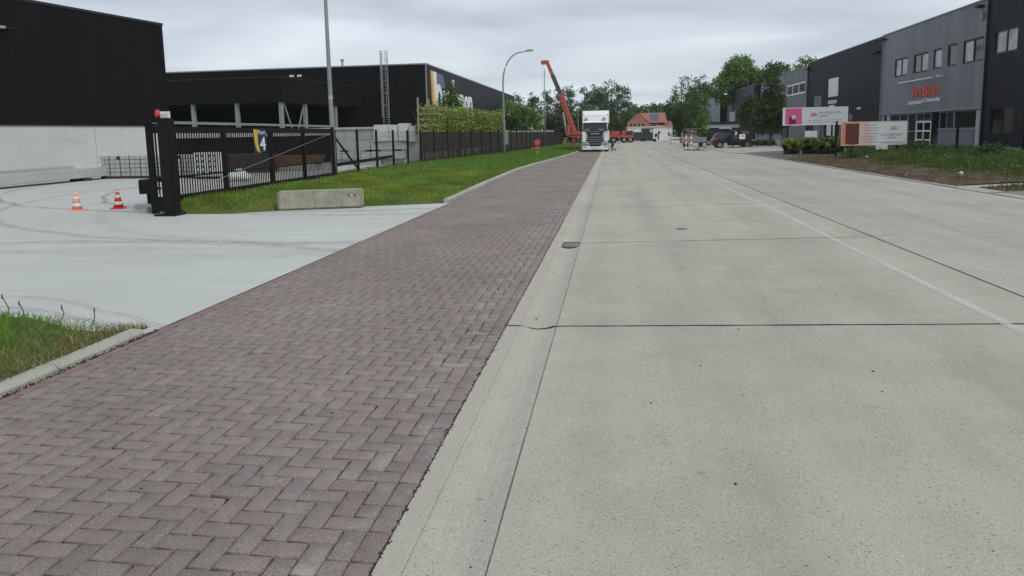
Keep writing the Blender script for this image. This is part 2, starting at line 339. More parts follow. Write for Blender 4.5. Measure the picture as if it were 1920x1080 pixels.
def text_mesh(body, size, m, depth=.01, shear=0, bold=0, align='CENTER'):
    cu = bpy.data.curves.new('lettering', 'FONT'); cu.body = body; cu.size = size; cu.extrude = depth; cu.shear = shear; cu.offset = bold; cu.align_x = align; cu.align_y = 'BOTTOM_BASELINE'; cu.resolution_u = 3
    ob = bpy.data.objects.new('lettering_tmp', cu); COL.objects.link(ob); bpy.context.view_layer.update()
    me = bpy.data.meshes.new_from_object(ob.evaluated_get(bpy.context.evaluated_depsgraph_get())); bpy.data.objects.remove(ob); bpy.data.curves.remove(cu)
    me.materials.clear(); me.materials.append(M(m)); return me
def put_text(body, size, m, parent, origin, right, up=(0, 0, 1), width=None, name='lettering', world=True, height=None, **k):
    me = text_mesh(body, size, m, **k); right = Vector(right).normalized(); up = Vector(up).normalized(); nz = right.cross(up)
    xs = [v.co.x for v in me.vertices]; ys = [v.co.y for v in me.vertices]
    sx = (width/(max(xs)-min(xs))) if width else 1; sy = (height/(max(ys)-min(ys))) if height else 1
    T = Matrix.Translation(origin) @ Matrix(((right.x, up.x, nz.x, 0), (right.y, up.y, nz.y, 0), (right.z, up.z, nz.z, 0), (0, 0, 0, 1))) @ Matrix.Diagonal((sx, sy, 1, 1))
    me.transform(T); return link(name, me, parent, world=world)

def interp(tab, y):
    return float(np.interp(y, [t[0] for t in tab], [t[1] for t in tab]))
KERB = [(-5, -4.178), (17.8, -4.178), (20.8, -4.26), (25.2, -4.38), (33.7, -4.48), (41, -4.2), (48, -3.75), (58, -3.3), (70, -2.93), (150, -2.93)]  # foot of the left kerb
FENCE = [(27, -11.42), (42, -11.15), (50, -10.2), (58, -9.3), (70, -8.5), (84, -7.9), (104, -7.1)]
CROWN_X = 3.85
def road_z(x): return .105*(1-abs(x-CROWN_X)/(4.35 if x < CROWN_X else 5.62)) if x > -.5 else 0.
def right_z(x, y): return float(np.interp(x, [9.4, 11, 14, 22], [.0, .10, .26, .34]))

# ================================================================== SETTING
structure('ground', MB().quad((-1500, -200, -.06), (1500, -200, -.06), (1500, 2600, -.06), (-1500, 2600, -.06)), 'far_ground')
# --- road of cast slabs with a crown, dished gutter along its left edge
road = structure('road')
part('joint_bed', MB().box(-1.0, 9.5, -4, 150, -.055, -.042), 'joint_filler', road)
JY = [-4, 1.15, 6.17, 11.05, 16.2, 21.5, 26.8]+[26.8+5.2*i for i in range(1, 24)]
def slab(x0, x1, y0, y1, m):
    g = .0035; x0 += g; x1 -= g*(2 if x1 == CROWN_X else 1); y0 += g*2; y1 -= g*2; c = .004; P = []; t = .04
    for (xa, ya, dz) in ((x0, y0, -t), (x1, y0, -t), (x1, y1, -t), (x0, y1, -t), (x0, y0, -c), (x1, y0, -c), (x1, y1, -c), (x0, y1, -c), (x0+c, y0+c, 0), (x1-c, y0+c, 0), (x1-c, y1-c, 0), (x0+c, y1-c, 0)):
        P.append((xa, ya, (0 if dz == -t else road_z(xa))+dz))
    b = MB().raw(P, [(3, 2, 1, 0), (8, 9, 10, 11), (0, 1, 5, 4), (1, 2, 6, 5), (2, 3, 7, 6), (3, 0, 4, 7), (4, 5, 9, 8), (5, 6, 10, 9), (6, 7, 11, 10), (7, 4, 8, 11)])
    part('concrete_slab', b, m, road)
def gutter(y0, y1):
    prof = [(-.95, 0), (-.845, 0), (-.835, -.006), (-.825, 0), (-.78, -.008), (-.72, -.024), (-.66, -.03), (-.60, -.025), (-.56, -.017), (-.53, -.008), (-.4985, 0)]
    P = []; y0 += .006; y1 -= .006
    for y in (y0, y1): P += [(x, y, z) for x, z in prof]
    n = len(prof); P += [(-.95, y0, -.04), (-.4985, y0, -.04), (-.95, y1, -.04), (-.4985, y1, -.04)]
    Fs = [(i, i+1, n+i+1, n+i) for i in range(n-1)]+[(2*n, 0, n, 2*n+2), (n-1, 2*n+1, 2*n+3, 2*n-1), tuple(range(n))+(2*n+1, 2*n), tuple(range(n, 2*n))+(2*n+3, 2*n+2)]
    part('gutter_segment', MB().raw(P, Fs), 'gutter_concrete', road)
for i in range(len(JY)-1):
    slab(-.5, CROWN_X, JY[i], JY[i+1], 'slab_left'); slab(CROWN_X, 9.05, JY[i]+.15, JY[i+1]+.15, 'slab_right')
    slab(9.05, 9.45, JY[i]+.15, JY[i+1]+.15, 'gutter_concrete')
    if JY[i] not in (6.17, 11.05): gutter(JY[i], JY[i+1])
gutter(6.17, 10.68); gutter(11.18, 16.2)               # the drain sits in between
def seal(pts, w):                                      # dark weathered filler standing just over a joint
    b = MB(); P = []
    for (x, y) in pts:
        a = w*random.uniform(.7, 1.25)/2; dy_ = random.uniform(-.004, .004); z = road_z(x)+.0015 if x > -.5 else float(np.interp(x, [-.95, -.83, -.72, -.66, -.60, -.55, -.52], [0, 0, -.024, -.03, -.024, -.008, 0]))+.0015
        P += [(x, y-a+dy_, z), (x, y+a+dy_, z)]
    b.raw(P, [(2*i, 2*i+2, 2*i+3, 2*i+1) for i in range(len(pts)-1)]); return b
for i, y in enumerate(JY[2:14]):
    xs_ = list(np.linspace(-.95, -.51, 12))+list(np.linspace(-.49, CROWN_X-.02, 40))
    if y == 11.05: xs_ = xs_[12:]
    part('joint_seal', seal([(x, y) for x in xs_], (.034, .022, .018, .016, .016)[min(i, 4)]), 'joint_filler', road)
    if i: part('joint_seal', seal([(x, y+.15) for x in np.linspace(CROWN_X+.02, 9.0, 20)], .008), 'joint_filler', road)
b = MB(); P = []
for y in np.arange(-2, 100, .25): a = .0024*random.uniform(.3, 1.6); P += [(-.4965-a, y, .0012), (-.4965+a, y, .0022)]
part('joint_seal', b.raw(P, [(2*i, 2*i+1, 2*i+3, 2*i+2) for i in range(len(P)//2-1)]), 'joint_dust', road)
b = MB(); P = []
for y in np.arange(-2, 120, .4): a = .011*random.uniform(.7, 1.3); P += [(CROWN_X-a, y, road_z(CROWN_X)+.002), (CROWN_X+a, y, road_z(CROWN_X)+.002)]
part('joint_seal', b.raw(P, [(2*i, 2*i+1, 2*i+3, 2*i+2) for i in range(len(P)//2-1)]), 'joint_filler', road)
def strip(pts, w, z=.004):
    b = MB()
    for (a, c) in zip(pts[:-1], pts[1:]):
        b.quad((a[0]-w/2, a[1], road_z(a[0]-w/2)+z), (a[0]+w/2, a[1], road_z(a[0]+w/2)+z), (c[0]+w/2, c[1], road_z(c[0]+w/2)+z), (c[0]-w/2, c[1], road_z(c[0]-w/2)+z))
    return b
part('worn_line', strip([(3.22, 5.9), (3.24, 10), (3.27, 14), (3.25, 18), (3.22, 23)], .085), 'worn_paint', road)
part('faint_line', strip([(5.35, 10.8), (5.75, 14.8), (6.25, 18.6), (6.65, 22.5), (7.2, 30)], .08), 'faint_paint', road)
part('faint_line', strip([(7.3, 15), (7.4, 19), (7.6, 24)], .07), 'faint_paint', road)
# drain grate set in the gutter
part('drain_collar', MB().raw([(-.95, 10.69, 0), (-.95, 11.17, 0), (-.775, 11.17, -.004), (-.775, 10.69, -.004), (-.95, 10.69, -.04), (-.95, 11.17, -.04), (-.775, 11.17, -.04), (-.775, 10.69, -.04)], [(0, 1, 2, 3), (4, 5, 1, 0), (3, 2, 6, 7), (0, 3, 7, 4), (1, 5, 6, 2)]), 'gutter_concrete', road)
dr = thing('drain_grate', 'cast iron drain grate set in the concrete gutter', 'drain', (-.62, 10.93, -.006))
b = MB(); b.box(-.15, .15, -.25, -.225, -.03, .003); b.box(-.15, .15, .225, .25, -.03, .003); b.box(-.15, -.125, -.225, .225, -.03, .003); b.box(.125, .15, -.225, .225, -.03, .003); part('frame', b, 'crane_dark', dr)
part('sump', MB().box(-.125, .125, -.225, .225, -.058, -.026), 'black_paint', dr)
for i in range(7): part('grate_bar', MB().box(-.125, .125, -.2+i*.062, -.17+i*.062, -.022, -.004), 'grate_iron', dr)
mh = MB().lathe([(.10, 0), (.10, .004), (.085, .006)], 18, (1.2, 12.4, road_z(1.2)-.001)); single('valve_cover', mh, 'crane_dark', 'small round metal valve cover in the road slab', 'cover')

# --- paved parking strip, 90 degree herringbone
strip_ob = structure('parking_strip')
part('bed', MB().quad((-4.6, -4, -.017), (-.955, -4, -.017), (-.955, 118, -.017), (-4.6, 118, -.017)), 'joint_sand', strip_ob)
U = .1105; x_r = -1.063
bricks = []                                             # (x0,x1,y0,y1,kind)
NXC = 32
for j in range(-2, 900):
    y = 1.9+j*U
    if y > 101: break
    xl = interp(KERB, y)
    for i in range(NXC):
        x = x_r-(i+1)*U
        lim = -4.0 if y < 17.9 else xl-.03
        if x < lim-.5*U: continue
        k = (i+j) % 4
        if k == 0:                                       # brick lying across: cells i,i+1 (to the left)
            left = x-U
            if left < lim-.5*U: left = x
            bricks.append((left, x+U, y, y+U, 0))
        elif k == 1:
            if i == 0: bricks.append((x, x+U, y, y+U, 0))
        elif k == 2: bricks.append((x, x+U, y, y+2*U, 0))
L2 = .2215
for j in range(-2, 450):
    y = 1.9+j*L2
    if y > 101: break
    bricks.append((-1.0675, -.954, y, y+L2, 1))
    if y < 17.7: bricks.append((-4.158, -4.050, y+.07, y+.07+L2, 2))
def brick_verts(b, rng):
    x0, x1, y0, y1, kd = b; g = .0053; c = .0022; j = rng.normal(0, .0011, 4)
    x0 += g+abs(j[0]); x1 -= g+abs(j[1]); y0 += g+abs(j[2]); y1 -= g+abs(j[3])
    dz = rng.normal(0, .0013)-(.006 if rng.random() < .012 else 0); tx, ty = rng.normal(0, .0035, 2); cx, cy = (x0+x1)/2, (y0+y1)/2
    lo = [(x0, y0), (x1, y0), (x1, y1), (x0, y1)]; hi = [(x0+c, y0+c), (x1-c, y0+c), (x1-c, y1-c), (x0+c, y1-c)]
    if rng.random() < .05:                               # a chipped corner
        q = rng.integers(4); s = rng.uniform(.008, .02); hi[q] = (hi[q][0]+(cx-hi[q][0])*s*14, hi[q][1]+(cy-hi[q][1])*s*8); lo[q] = (lo[q][0]+(cx-lo[q][0])*s*9, lo[q][1]+(cy-lo[q][1])*s*5)
    V = [(x, y, -.024) for x, y in lo]+[(x, y, -.0016+dz+tx*(x-cx)+ty*(y-cy)) for x, y in lo]+[(x, y, dz+tx*(x-cx)+ty*(y-cy)) for x, y in hi]
    h = rng.normal(0, 1); br = math.exp(rng.normal(0, .04))
    base = np.array({0: (.214, .179, .165), 1: (.210, .172, .163), 2: (.215, .152, .137)}[kd])*br
    base = base*np.array([1+.014*h, 1, 1-.012*h])
    return np.array(V), base
BF = np.array([(8, 9, 10, 11), (0, 1, 5, 4), (1, 2, 6, 5), (2, 3, 7, 6), (3, 0, 4, 7), (4, 5, 9, 8), (5, 6, 10, 9), (6, 7, 11, 10), (7, 4, 8, 11)])
def in_view(b):
    x, y = (b[0]+b[1])/2, (b[2]+b[3])/2
    c = Vector((x*_r.x+y*_d.x-CAMH*_u.x, x*_r.y+y*_d.y-CAMH*_u.y, x*_r.z+y*_d.z-CAMH*_u.z))
    px, py = CX+F*c.x/c.z, CY+F*c.y/c.z
    return -20 < px < 1940 and py < 1100
rest_v, rest_f, rest_t = [], [], []; shown = 0
brng = np.random.default_rng(3)
vis = sorted([b for b in bricks if in_view(b)], key=lambda b: math.hypot((b[0]+b[1])/2, (b[2]+b[3])/2)-(.0 if b[4] == 0 else .0))
hidden = [b for b in bricks if not in_view(b)]
for q, b in enumerate(vis+hidden):
    V, t = brick_verts(b, brng)
    if q < 300:
        o3 = np.array([(b[0]+b[1])/2, (b[2]+b[3])/2, 0]); me = mesh_np('brick', V-o3, BF, 'paving_brick', np.tile(t, (12, 1)))
        link('brick', me, strip_ob, tuple(o3))
    else:
        rest_f.append(BF+12*len(rest_v)); rest_v.append(V); rest_t.append(np.tile(t, (12, 1)))
me = mesh_np('brick_paving', np.concatenate(rest_v), np.concatenate(rest_f), 'paving_brick', np.concatenate(rest_t))
tag(link('brick_paving', me, strip_ob), kind='stuff')

# --- kerbs
kerb = structure('kerb')
def kerb_run(y0, y1, step, h=.11, w=.15):
    y = y0
    while y < y1-.05:
        ye = min(y+step, y1); xa, xb = interp(KERB, y), interp(KERB, ye); g = .005; c = .03; z = h+random.uniform(-.004, .004)
        P = []
        for (yy, xx) in ((y+g, xa), (ye-g, xb)): P += [(xx, yy, -.05), (xx, yy, z-c), (xx-c, yy, z), (xx-w, yy, z), (xx-w, yy, -.05)]
        part('kerb_stone', MB().raw(P, [(0, 1, 6, 5), (1, 2, 7, 6), (2, 3, 8, 7), (3, 4, 9, 8), (4, 3, 2, 1, 0), (5, 6, 7, 8, 9)]), 'kerb_concrete', kerb); y = ye
kerb_run(-1.35, 5.65, 1.0, .055, .13); kerb_run(17.75, 100, 1.0, .10)
kr = structure('road_edging')
y = 20.9
while y < 54:
    ye = y+1.0; part('edging_stone', MB().cbox(9.46, 9.58, y+.004, ye-.004, -.05, .04+random.uniform(-.005, .005), .012), 'gutter_concrete', kr); y = ye
for i in range(5): part('edging_stone', MB().cbox(9.46, 9.76, 13.2+i*1.2, 14.37+i*1.2, -.05, .026, .01), 'gutter_concrete', kr)

# --- driveway and yard on the left
structure('driveway', MB().quad((-4.162, 5.6, .0), (-4.162, 17.78, .0), (-10.0, 15.45, .0), (-11.6, 17.5, .0), (-24, 36, .0), (-60, 40, .0), (-60, 6.05, .0), (-6.5, 6.05, .0)), 'driveway_concrete')
structure('yard', MB().quad((-70, 20, -.006), (-10.9, 14, -.006), (-10.9, 42, -.006), (-18, 110, -.006), (-70, 110, -.006)), 'yard_concrete')
# --- grass verges
def verge_z(x, y):
    xl = interp(KERB, y)-.15; xf = interp(FENCE, max(y, 27)); t = min(max((xl-x)/max(xl-xf, .1), 0), 1)
    e = min(max((y-(15.45+(x+10)*.4))/1.2, 0), 1)       # falls to the driveway along its front edge
    return (.075+.11*math.sin(t*PI*.62))*e+.01*math.sin(x*3.1+y*1.7)*e+.004
def vleft(y): return interp([(15.4, -9.98), (16.0, -10.6), (16.8, -11.18), (27, -11.2), (28, -12.1)], y) if y < 28 else interp(FENCE, y)-.7
def grid_sheet(x_of, ys, nx, zf):
    b = MB()
    for y in ys:
        for i in range(nx+1): x = x_of(y, i/nx); b.v.append((x, y, zf(x, y)))
    for j in range(len(ys)-1):
        for i in range(nx): a = j*(nx+1)+i; b.f.append((a, a+1, a+nx+2, a+nx+1))
    return b
def front_edge(x): return 15.50+(x+10)*.395            # where the verge meets the driveway
b = MB(); nx = 26
cols = [-4.28-i*(7.3/nx) for i in range(nx+1)]
rows = np.concatenate([np.linspace(0, 1, 12)**1.2*.12, np.linspace(.14, 1, 34)])
for t in rows:
    for i, x0 in enumerate(cols):
        y0 = front_edge(max(x0, -10.2)); y = y0+(118-y0)*t**1.35; u = i/nx; xl, xr = vleft(y), interp(KERB, y)-.14
        x = xr+(xl-xr)*u; b.v.append((x, y, verge_z(x, y)))
for j in range(len(rows)-1):
    for i in range(nx): a = j*(nx+1)+i; b.f.append((a, a+1, a+nx+2, a+nx+1))
structure('grass_verge', b, 'turf', True)
def near_z(x, y): return .035+.03*math.sin(x*2.3)*math.sin(y*1.9)-.05*min(max((y-5.75)/.3, 0), 1)
structure('grass_corner', grid_sheet(lambda y, u: -4.30-u*6, np.linspace(-1.5, 6.12, 30), 24, near_z), 'turf', True)
# --- right side: bare soil, rough grass bank, gravel, forecourt
def edge_r(y): return 9.58
structure('soil_strip', grid_sheet(lambda y, u: 9.58+u*13, np.linspace(21.55, 46, 40), 30, lambda x, y: right_z(x, y)+.02+.02*math.sin(x*5+y*3)*math.sin(y*4.1)), 'soil', True)
structure('soil_corner', grid_sheet(lambda y, u: 9.95+u*14, np.linspace(19.5, 20.85, 8), 12, lambda x, y: right_z(x, y)*.8+.022), 'soil', True)
structure('side_road', grid_sheet(lambda y, u: 9.44+u*14, np.linspace(6, 19.6, 8), 8, lambda x, y: right_z(x, y)*.7+.004), 'yard_asphalt')
structure('side_drive', grid_sheet(lambda y, u: 9.44+u*14, np.linspace(19.4, 21.9, 4), 8, lambda x, y: right_z(x, y)*.7+.012), 'forecourt_concrete')
structure('gravel_patch', grid_sheet(lambda y, u: 9.5+u*(13), np.linspace(41.9, 54.6, 20), 14, lambda x, y: right_z(x, y)*.8+.034), 'gravel', True)
structure('forecourt', grid_sheet(lambda y, u: 9.0+u*14, np.linspace(54.2, 190, 12), 6, lambda x, y: right_z(x, y)*.5+.03), 'forecourt_concrete')
structure('crossroad', MB().quad((-60, 100, -.012), (60, 100, -.012), (60, 132, -.012), (-60, 132, -.012)), 'forecourt_concrete')

# ================================================================== LEFT SIDE
# --- long black warehouse on the far left, stood on pale precast panels
A = Vector((-32.0, 8.0, 0)); Bq = Vector((-26.0, 39.0, 0)); dirw = (Bq-A).normalized(); nrmw = Vector((dirw.y, -dirw.x, 0))
def wf(u, z, d): p = Bq-dirw*u-nrmw*d; return (p.x, p.y, z)      # u runs back towards the camera, d into the building
wh = thing('warehouse', 'long black clad warehouse on pale concrete panels at the left edge', 'building', (-29, 24, 0))
L_ = (Bq-A).length
bb = MB(); bb.prism([(0, 2.66), (L_, 2.66), (L_, 8.45), (0, 8.45)], wf, -.02, 14); wpart('cladding', bb, 'clad_black', wh)
wpart('roof_trim', MB().prism([(-.03, 8.45), (L_, 8.45), (L_, 8.58), (-.03, 8.58)], wf, -.06, 14.05), 'trim_black', wh)
wpart('drip_profile', MB().prism([(-.01, 2.62), (L_, 2.62), (L_, 2.68), (-.01, 2.68)], wf, -.07, .0), 'trim_black', wh)
for i in range(6):
    u0 = i*5.7-.6 if i else 0; u1 = min((i+1)*5.7-.6, L_)
    wpart('plinth_panel', MB().prism([(u0+.012, 0), (u1-.012, 0), (u1-.012, 2.62), (u0+.012, 2.62)], wf, 0, .3), 'precast_light', wh)
wpart('plinth_backing', MB().prism([(0, 0), (L_, 0), (L_, 2.6), (0, 2.6)], wf, .2, 13), 'joint_filler', wh)
b = MB().prism([(9.45, 7.02), (9.75, 7.02), (9.75, 7.14), (9.45, 7.14)], wf, -.25, -.02); wpart('wall_lamp', b, 'steel_galv', wh)
wpart('wall_lamp_arm', MB().prism([(9.0, 7.08), (9.45, 7.08), (9.45, 7.12), (9.0, 7.12)], wf, -.12, -.02), 'trim_black', wh)
# --- precast elements lying in front of it
def obox(c, l, w, h, ang, z=0):
    T = Matrix.Translation((c[0], c[1], z)) @ Matrix.Rotation(ang, 4, 'Z'); return MB().box(-l/2, l/2, -w/2, w/2, 0, h, T)
a = math.atan2(12.2, -.6)
single('concrete_beam', obox((-24.2, 26.6), 10.6, .9, .40, math.radians(94.5), .14), 'precast', 'long pale concrete beam lying before the warehouse wall', 'beam', bev=.02)
single('concrete_curb_element', obox((-26.0, 27.0), 9, .5, .62, math.radians(97)), 'precast', 'low concrete strip between the long beam and the warehouse wall', 'beam', bev=.02)
for k_, (yy) in enumerate((22.6, 29.4)):
    single('timber_bearer', obox((-24.2-.06*(k_), yy), 1.0, .12, .14, math.radians(4.5)), 'wood_dark', ('timber bearer under the long concrete beam, end nearest the camera', 'timber bearer under the long concrete beam, end nearest the block pallets')[k_], 'timber')
# --- pallets of grey building blocks
bm_ = MB().box(-.112, .112, -.10, .10, 0, .178); block_me = bevel(bm_.mesh('block', 'precast'), .008, 1)
PL = ['leftmost pallet of strapped concrete blocks, partly behind the long beam', 'second pallet of strapped concrete blocks from the warehouse', 'third pallet of concrete blocks, just left of the black gate pillar', 'fourth pallet of concrete blocks, seen through the gate bars', 'last pallet of concrete blocks seen through the gate bars']
for q in range(5):
    t = thing('block_pallet', PL[q], 'pallet', (-23.9+q*1.06, 31.35, 0), 0, 'block pallets behind the gate')
    b = MB()
    for yy in (-.4, 0, .4): b.box(-.5, .5, yy-.05, yy+.05, 0, .09)
    for i in range(5): b.box(-.5+.21*i, -.34+.21*i, -.48, .48, .09, .115)
    part('pallet', b, 'wood_dark', t)
    for r in range(5):
        for i in range(4):
            if q == 0 and i > 2 and r == 4: continue
            if r == 4 and q in (3,) and i > 1: continue
            link('block', block_me, t, (-.375+.25*i+random.uniform(-.008, .008), -.34+random.uniform(-.012, .012), .115+r*.2))
    part('block_core', MB().box(-.49, .49, -.235, .48, .115, 1.06), 'joint_filler', t)  # rear blocks coloured near black, so the shade in the gaps is painted
    part('top_layer', MB().box(-.49, .49, -.22, .48, 1.062, 1.09), 'precast', t)
    part('strap', MB().box(-.02, .0, -.452, -.446, .1, 1.12), 'black_paint', t)
# --- traffic cones
def cone(loc, label, red, white, rz=0):
    t = thing('traffic_cone', label, 'cone', loc, rz, 'traffic cones in the driveway')
    part('base', MB().cbox(-.17, .17, -.17, .17, 0, .035, .012), red, t)
    H = .50; R = lambda z: .125-.097*(z-.035)/(H-.035)
    body = part('body', MB().lathe([(.125, .035), (R(H), H), (.018, H)], 18), red, t, smooth=True)
    for z0, z1 in ((.10, .19), (.28, .36), (.43, .47)):
        part('band', MB().lathe([(R(z0)+.003, z0), (R(z1)+.003, z1)], 18), white, t, smooth=True)
cone((-13.66, 16.33, 0), 'faded orange traffic cone, the left of the two', 'orange_faded', 'cone_white', .2)
cone((-12.85, 16.81, 0), 'bright red traffic cone, the right one nearer the gate', 'red_plastic', 'cone_cream', .5)
# --- sliding gate
gate = thing('sliding_gate', 'black sliding gate with close vertical bars along the grass verge', 'gate', (-11, 21.5, 0))
gy0, gy1 = 15.6, 27.0; gx = -11.0
wpart('top_rail', MB().box(gx-.05, gx+.05, gy0, gy1, 2.16, 2.23), 'steel_lamp', gate)
wpart('upper_rail', MB().box(gx-.045, gx+.045, gy0, gy1, 1.93, 2.10), 'black_paint', gate)
wpart('bottom_rail', MB().box(gx-.07, gx+.07, gy0, gy1, .20, .36), 'black_paint', gate)
wpart('middle_rail', MB().box(gx-.02, gx+.02, gy0, gy1, .80, .845), 'black_paint', gate)
for yy in (15.66, 18.95, 21.75, 24.25, 26.95): wpart('frame_post', MB().box(gx-.052, gx+.052, yy-.06, yy+.06, .12 if yy in (18.95, 21.75) else .2, 2.16), 'black_paint', gate)
barme = MB().box(-.012, .012, -.012, .012, 0, 1.6).mesh('bar', 'black_paint')
n = 98
for i in range(n):
    yy = gy0+(i+.5)*(gy1-gy0)/n
    if min(abs(yy-q) for q in (15.66, 18.95, 21.75, 24.25, 26.95)) < .07: continue
    link('bar', barme, gate, (gx, yy, .345), world=True)
wpart('brace_cable', MB().tube([(gx+.06, 17.0, .42), (gx+.06, 26.6, 1.9)], .007, 5), 'steel_galv', gate)
# --- gate pillar with its fittings
gp = thing('gate_pillar', 'tall black steel gate pillar at the end of the sliding gate', 'pillar', (-10.2, 15.15, 0))
wpart('column', MB().box(-10.36, -10.08, 15.05, 15.30, 0, 2.26), 'black_paint', gp, bev=.01)
wpart('column', MB().box(-10.98, -10.86, 15.5, 15.62, 0, 2.25), 'black_paint', gp)
wpart('crossbar', MB().box(-10.98, -10.3, 15.3, 15.5, 2.17, 2.25), 'black_paint', gp); wpart('crossbar', MB().box(-10.9, -10.3, 15.34, 15.48, .78, .86), 'black_paint', gp)
wpart('base_plate', MB().cbox(-10.55, -10.02, 14.95, 15.40, 0, .04, .01), 'black_paint', gp)
wpart('roller_box', MB().box(-10.68, -10.42, 15.2, 15.4, .08, .42), 'black_paint', gp)
wpart('slot_bar', MB().box(-10.62, -10.59, 15.3, 15.33, .5, 2.1), 'black_paint', gp); wpart('slot_bar', MB().box(-10.76, -10.73, 15.36, 15.39, .5, 2.1), 'black_paint', gp)
mt = thing('gate_motor', 'black drive box hung left of the gate pillar', 'motor box', (-11.35, 16.0, .45)); part('housing', MB().cbox(-.2, .12, -.12, .12, 0, .36, .03), 'black_paint', mt); part('bracket', MB().box(-.04, .3, -.03, .03, .1, .16), 'black_paint', mt); part('stand', MB().box(-.05, .0, -.05, .05, -.25, .0), 'black_paint', mt)
single('concrete_footing', MB().box(-12.25, -11.15, 16.6, 17.15, 0, .12), 'precast', 'low concrete footing block beside the gate pillar', 'footing', bev=.015)
bc = thing('warning_beacon', 'red warning beacon on top of the gate pillar', 'beacon', (-10.42, 15.2, 2.26))
part('socket', MB().lathe([(.05, -.06), (.05, .03)], 12), 'black_paint', bc); part('dome', MB().lathe([(.058, .03), (.062, .08), (.05, .17), (.03, .20)], 14), 'lamp_red', bc, smooth=True)
ib = thing('notice_board', 'small white notice board on a white post behind the gate pillar', 'sign', (-10.75, 16.0, 0))
part('post', MB().box(-.03, .03, -.03, .03, 0, 2.26), 'white_paint', ib); part('plate', MB().box(-.16, .14, -.05, -.035, 2.24, 2.45), 'white_paint', ib)
part('print', MB().box(-.12, .10, -.054, -.051, 2.29, 2.305).box(-.12, .08, -.054, -.051, 2.33, 2.345).box(-.1, .10, -.054, -.051, 2.37, 2.38), 'text_grey', ib)
# --- gate sign Poort 4
gs = thing('gate_sign', 'blue and yellow number sign hung on the gate bars', 'sign', (gx+.06, 21.1, 1.3))
def gf(u, z, d): return (gx+.055+d, 20.55+u, z)
wpart('plate', MB().prism([(0, 1.30), (.80, 1.34), (.80, 2.06), (0, 2.06)], gf, 0, .012), 'sign_blue', gs)
wpart('stripe', MB().prism([(.0, 2.04), (.24, 2.04), (.25, 1.6), (.36, 1.31), (.16, 1.38), (.04, 1.62)], gf, .013, .018), 'sign_yellow', gs)
put_text('Poort', .2, 'text_white', gs, (gx+.075, 21.06, 1.89), (0, 1, 0), depth=.002, width=.46)
put_text('4', .6, 'text_white', gs, (gx+.075, 21.10, 1.40), (0, 1, 0), depth=.002, width=.36, height=.42, bold=.01)
# --- stained kerb block on the verge edge
cb = thing('concrete_block', 'long stained concrete block at the edge of the grass', 'block', (-7.12, 16.55, 0), math.radians(18.5))
part('body', MB().box(-1.02, 1.02, -.22, .22, 0.015, .46), 'block_stained', cb, bev=.035)
part('label_plate', MB().box(.66, .82, -.226, -.219, .30, .36), 'black_paint', cb); part('label_face', MB().box(.69, .79, -.230, -.227, .315, .345), 'plaque_white', cb)

# --- street lamps
def lamp(loc, label, H, armlen, r0=.1, box=False, bend=.70):
    t = thing('street_lamp', label, 'street lamp', loc, 0, 'street lamps along the left fence')
    path = [(0, 0, 0), (0, 0, 1.0), (0, 0, H*bend)]; rad = [r0, r0*.92, r0*.62]
    for i in range(1, 11):
        q = i/10*PI/2; path.append((armlen*.62*(1-math.cos(q)), 0, H*bend+H*(.985-bend)*math.sin(q))); rad.append(r0*(.62-.2*i/10))
    path.append((armlen*.80, 0, H*.995)); rad.append(r0*.40)
    part('pole', MB().tube(path, rad, 10), 'steel_lamp', t, smooth=True)
    hd = MB().raw([(armlen*.78, -.05, H*.99), (armlen*.78, .05, H*.99), (armlen*.78, .05, H*.99+.1), (armlen*.78, -.05, H*.99+.1), (armlen*.9, -.15, H*.995-.03), (armlen*.9, .15, H*.995-.03), (armlen*.9, .11, H*.995+.14), (armlen*.9, -.11, H*.995+.14), (armlen*1.05, -.09, H+.0), (armlen*1.05, .09, H+.0), (armlen*1.05, .06, H+.07), (armlen*1.05, -.06, H+.07)],
        [(0, 1, 2, 3), (0, 1, 5, 4), (1, 2, 6, 5), (2, 3, 7, 6), (3, 0, 4, 7), (4, 5, 9, 8), (5, 6, 10, 9), (6, 7, 11, 10), (7, 4, 8, 11), (8, 9, 10, 11)])
    h = part('lamp_head', hd, 'steel_galv', t, bev=.02); part('diffuser', MB().box(armlen*.84, armlen*1.0, -.07, .07, H*.995-.045, H*.995-.02), 'plaque_white', h)
    part('base_collar', MB().lathe([(r0*1.25, -.02), (r0*1.2, .05), (r0*1.0, .07)], 12), 'steel_lamp', t)
    if box: part('switch_box', MB().cbox(.07, .29, -.11, .11, .85, 1.95, .03), 'steel_galv', t)
    else: part('door', MB().box(-.05, .05, -r0*1.0-.004, -r0*.85, .55, 1.0), 'steel_galv', t)
    return t
t = lamp((-11.2, 27.45, .12), 'tall grey street lamp nearest the camera, beside the sliding gate', 9.6, 2.0, .105, bend=.80)
part('tag_plate', MB().lathe([(.088, 3.18), (.088, 3.30)], 12), 'plaque_white', t); part('tag_plate', MB().lathe([(.0895, 3.235), (.0895, 3.27)], 12), 'sign_red', t)
lamp((-8.29, 54.6, .13), 'curved grey street lamp with a pale box on its pole, halfway along the fence', 7.95, 2.3, .10, True)
lamp((-6.3, 135, 0), 'curved street lamp rising behind the red crane boom', 8.0, 2.2, .09)
lamp((-6.0, 184, 0), 'far curved street lamp just left of the white truck', 8.0, 2.2, .09)
pt = thing('pole', 'slim straight grey pole between the curved lamp and the crane', 'pole', (-7.62, 82, .1))
part('shaft', MB().tube([(0, 0, 0), (0, 0, 9.0)], [.085, .05], 8), 'steel_lamp', pt, smooth=True); part('small_box', MB().box(-.36, -.1, -.08, .08, 2.7, 3.4), 'steel_galv', pt)
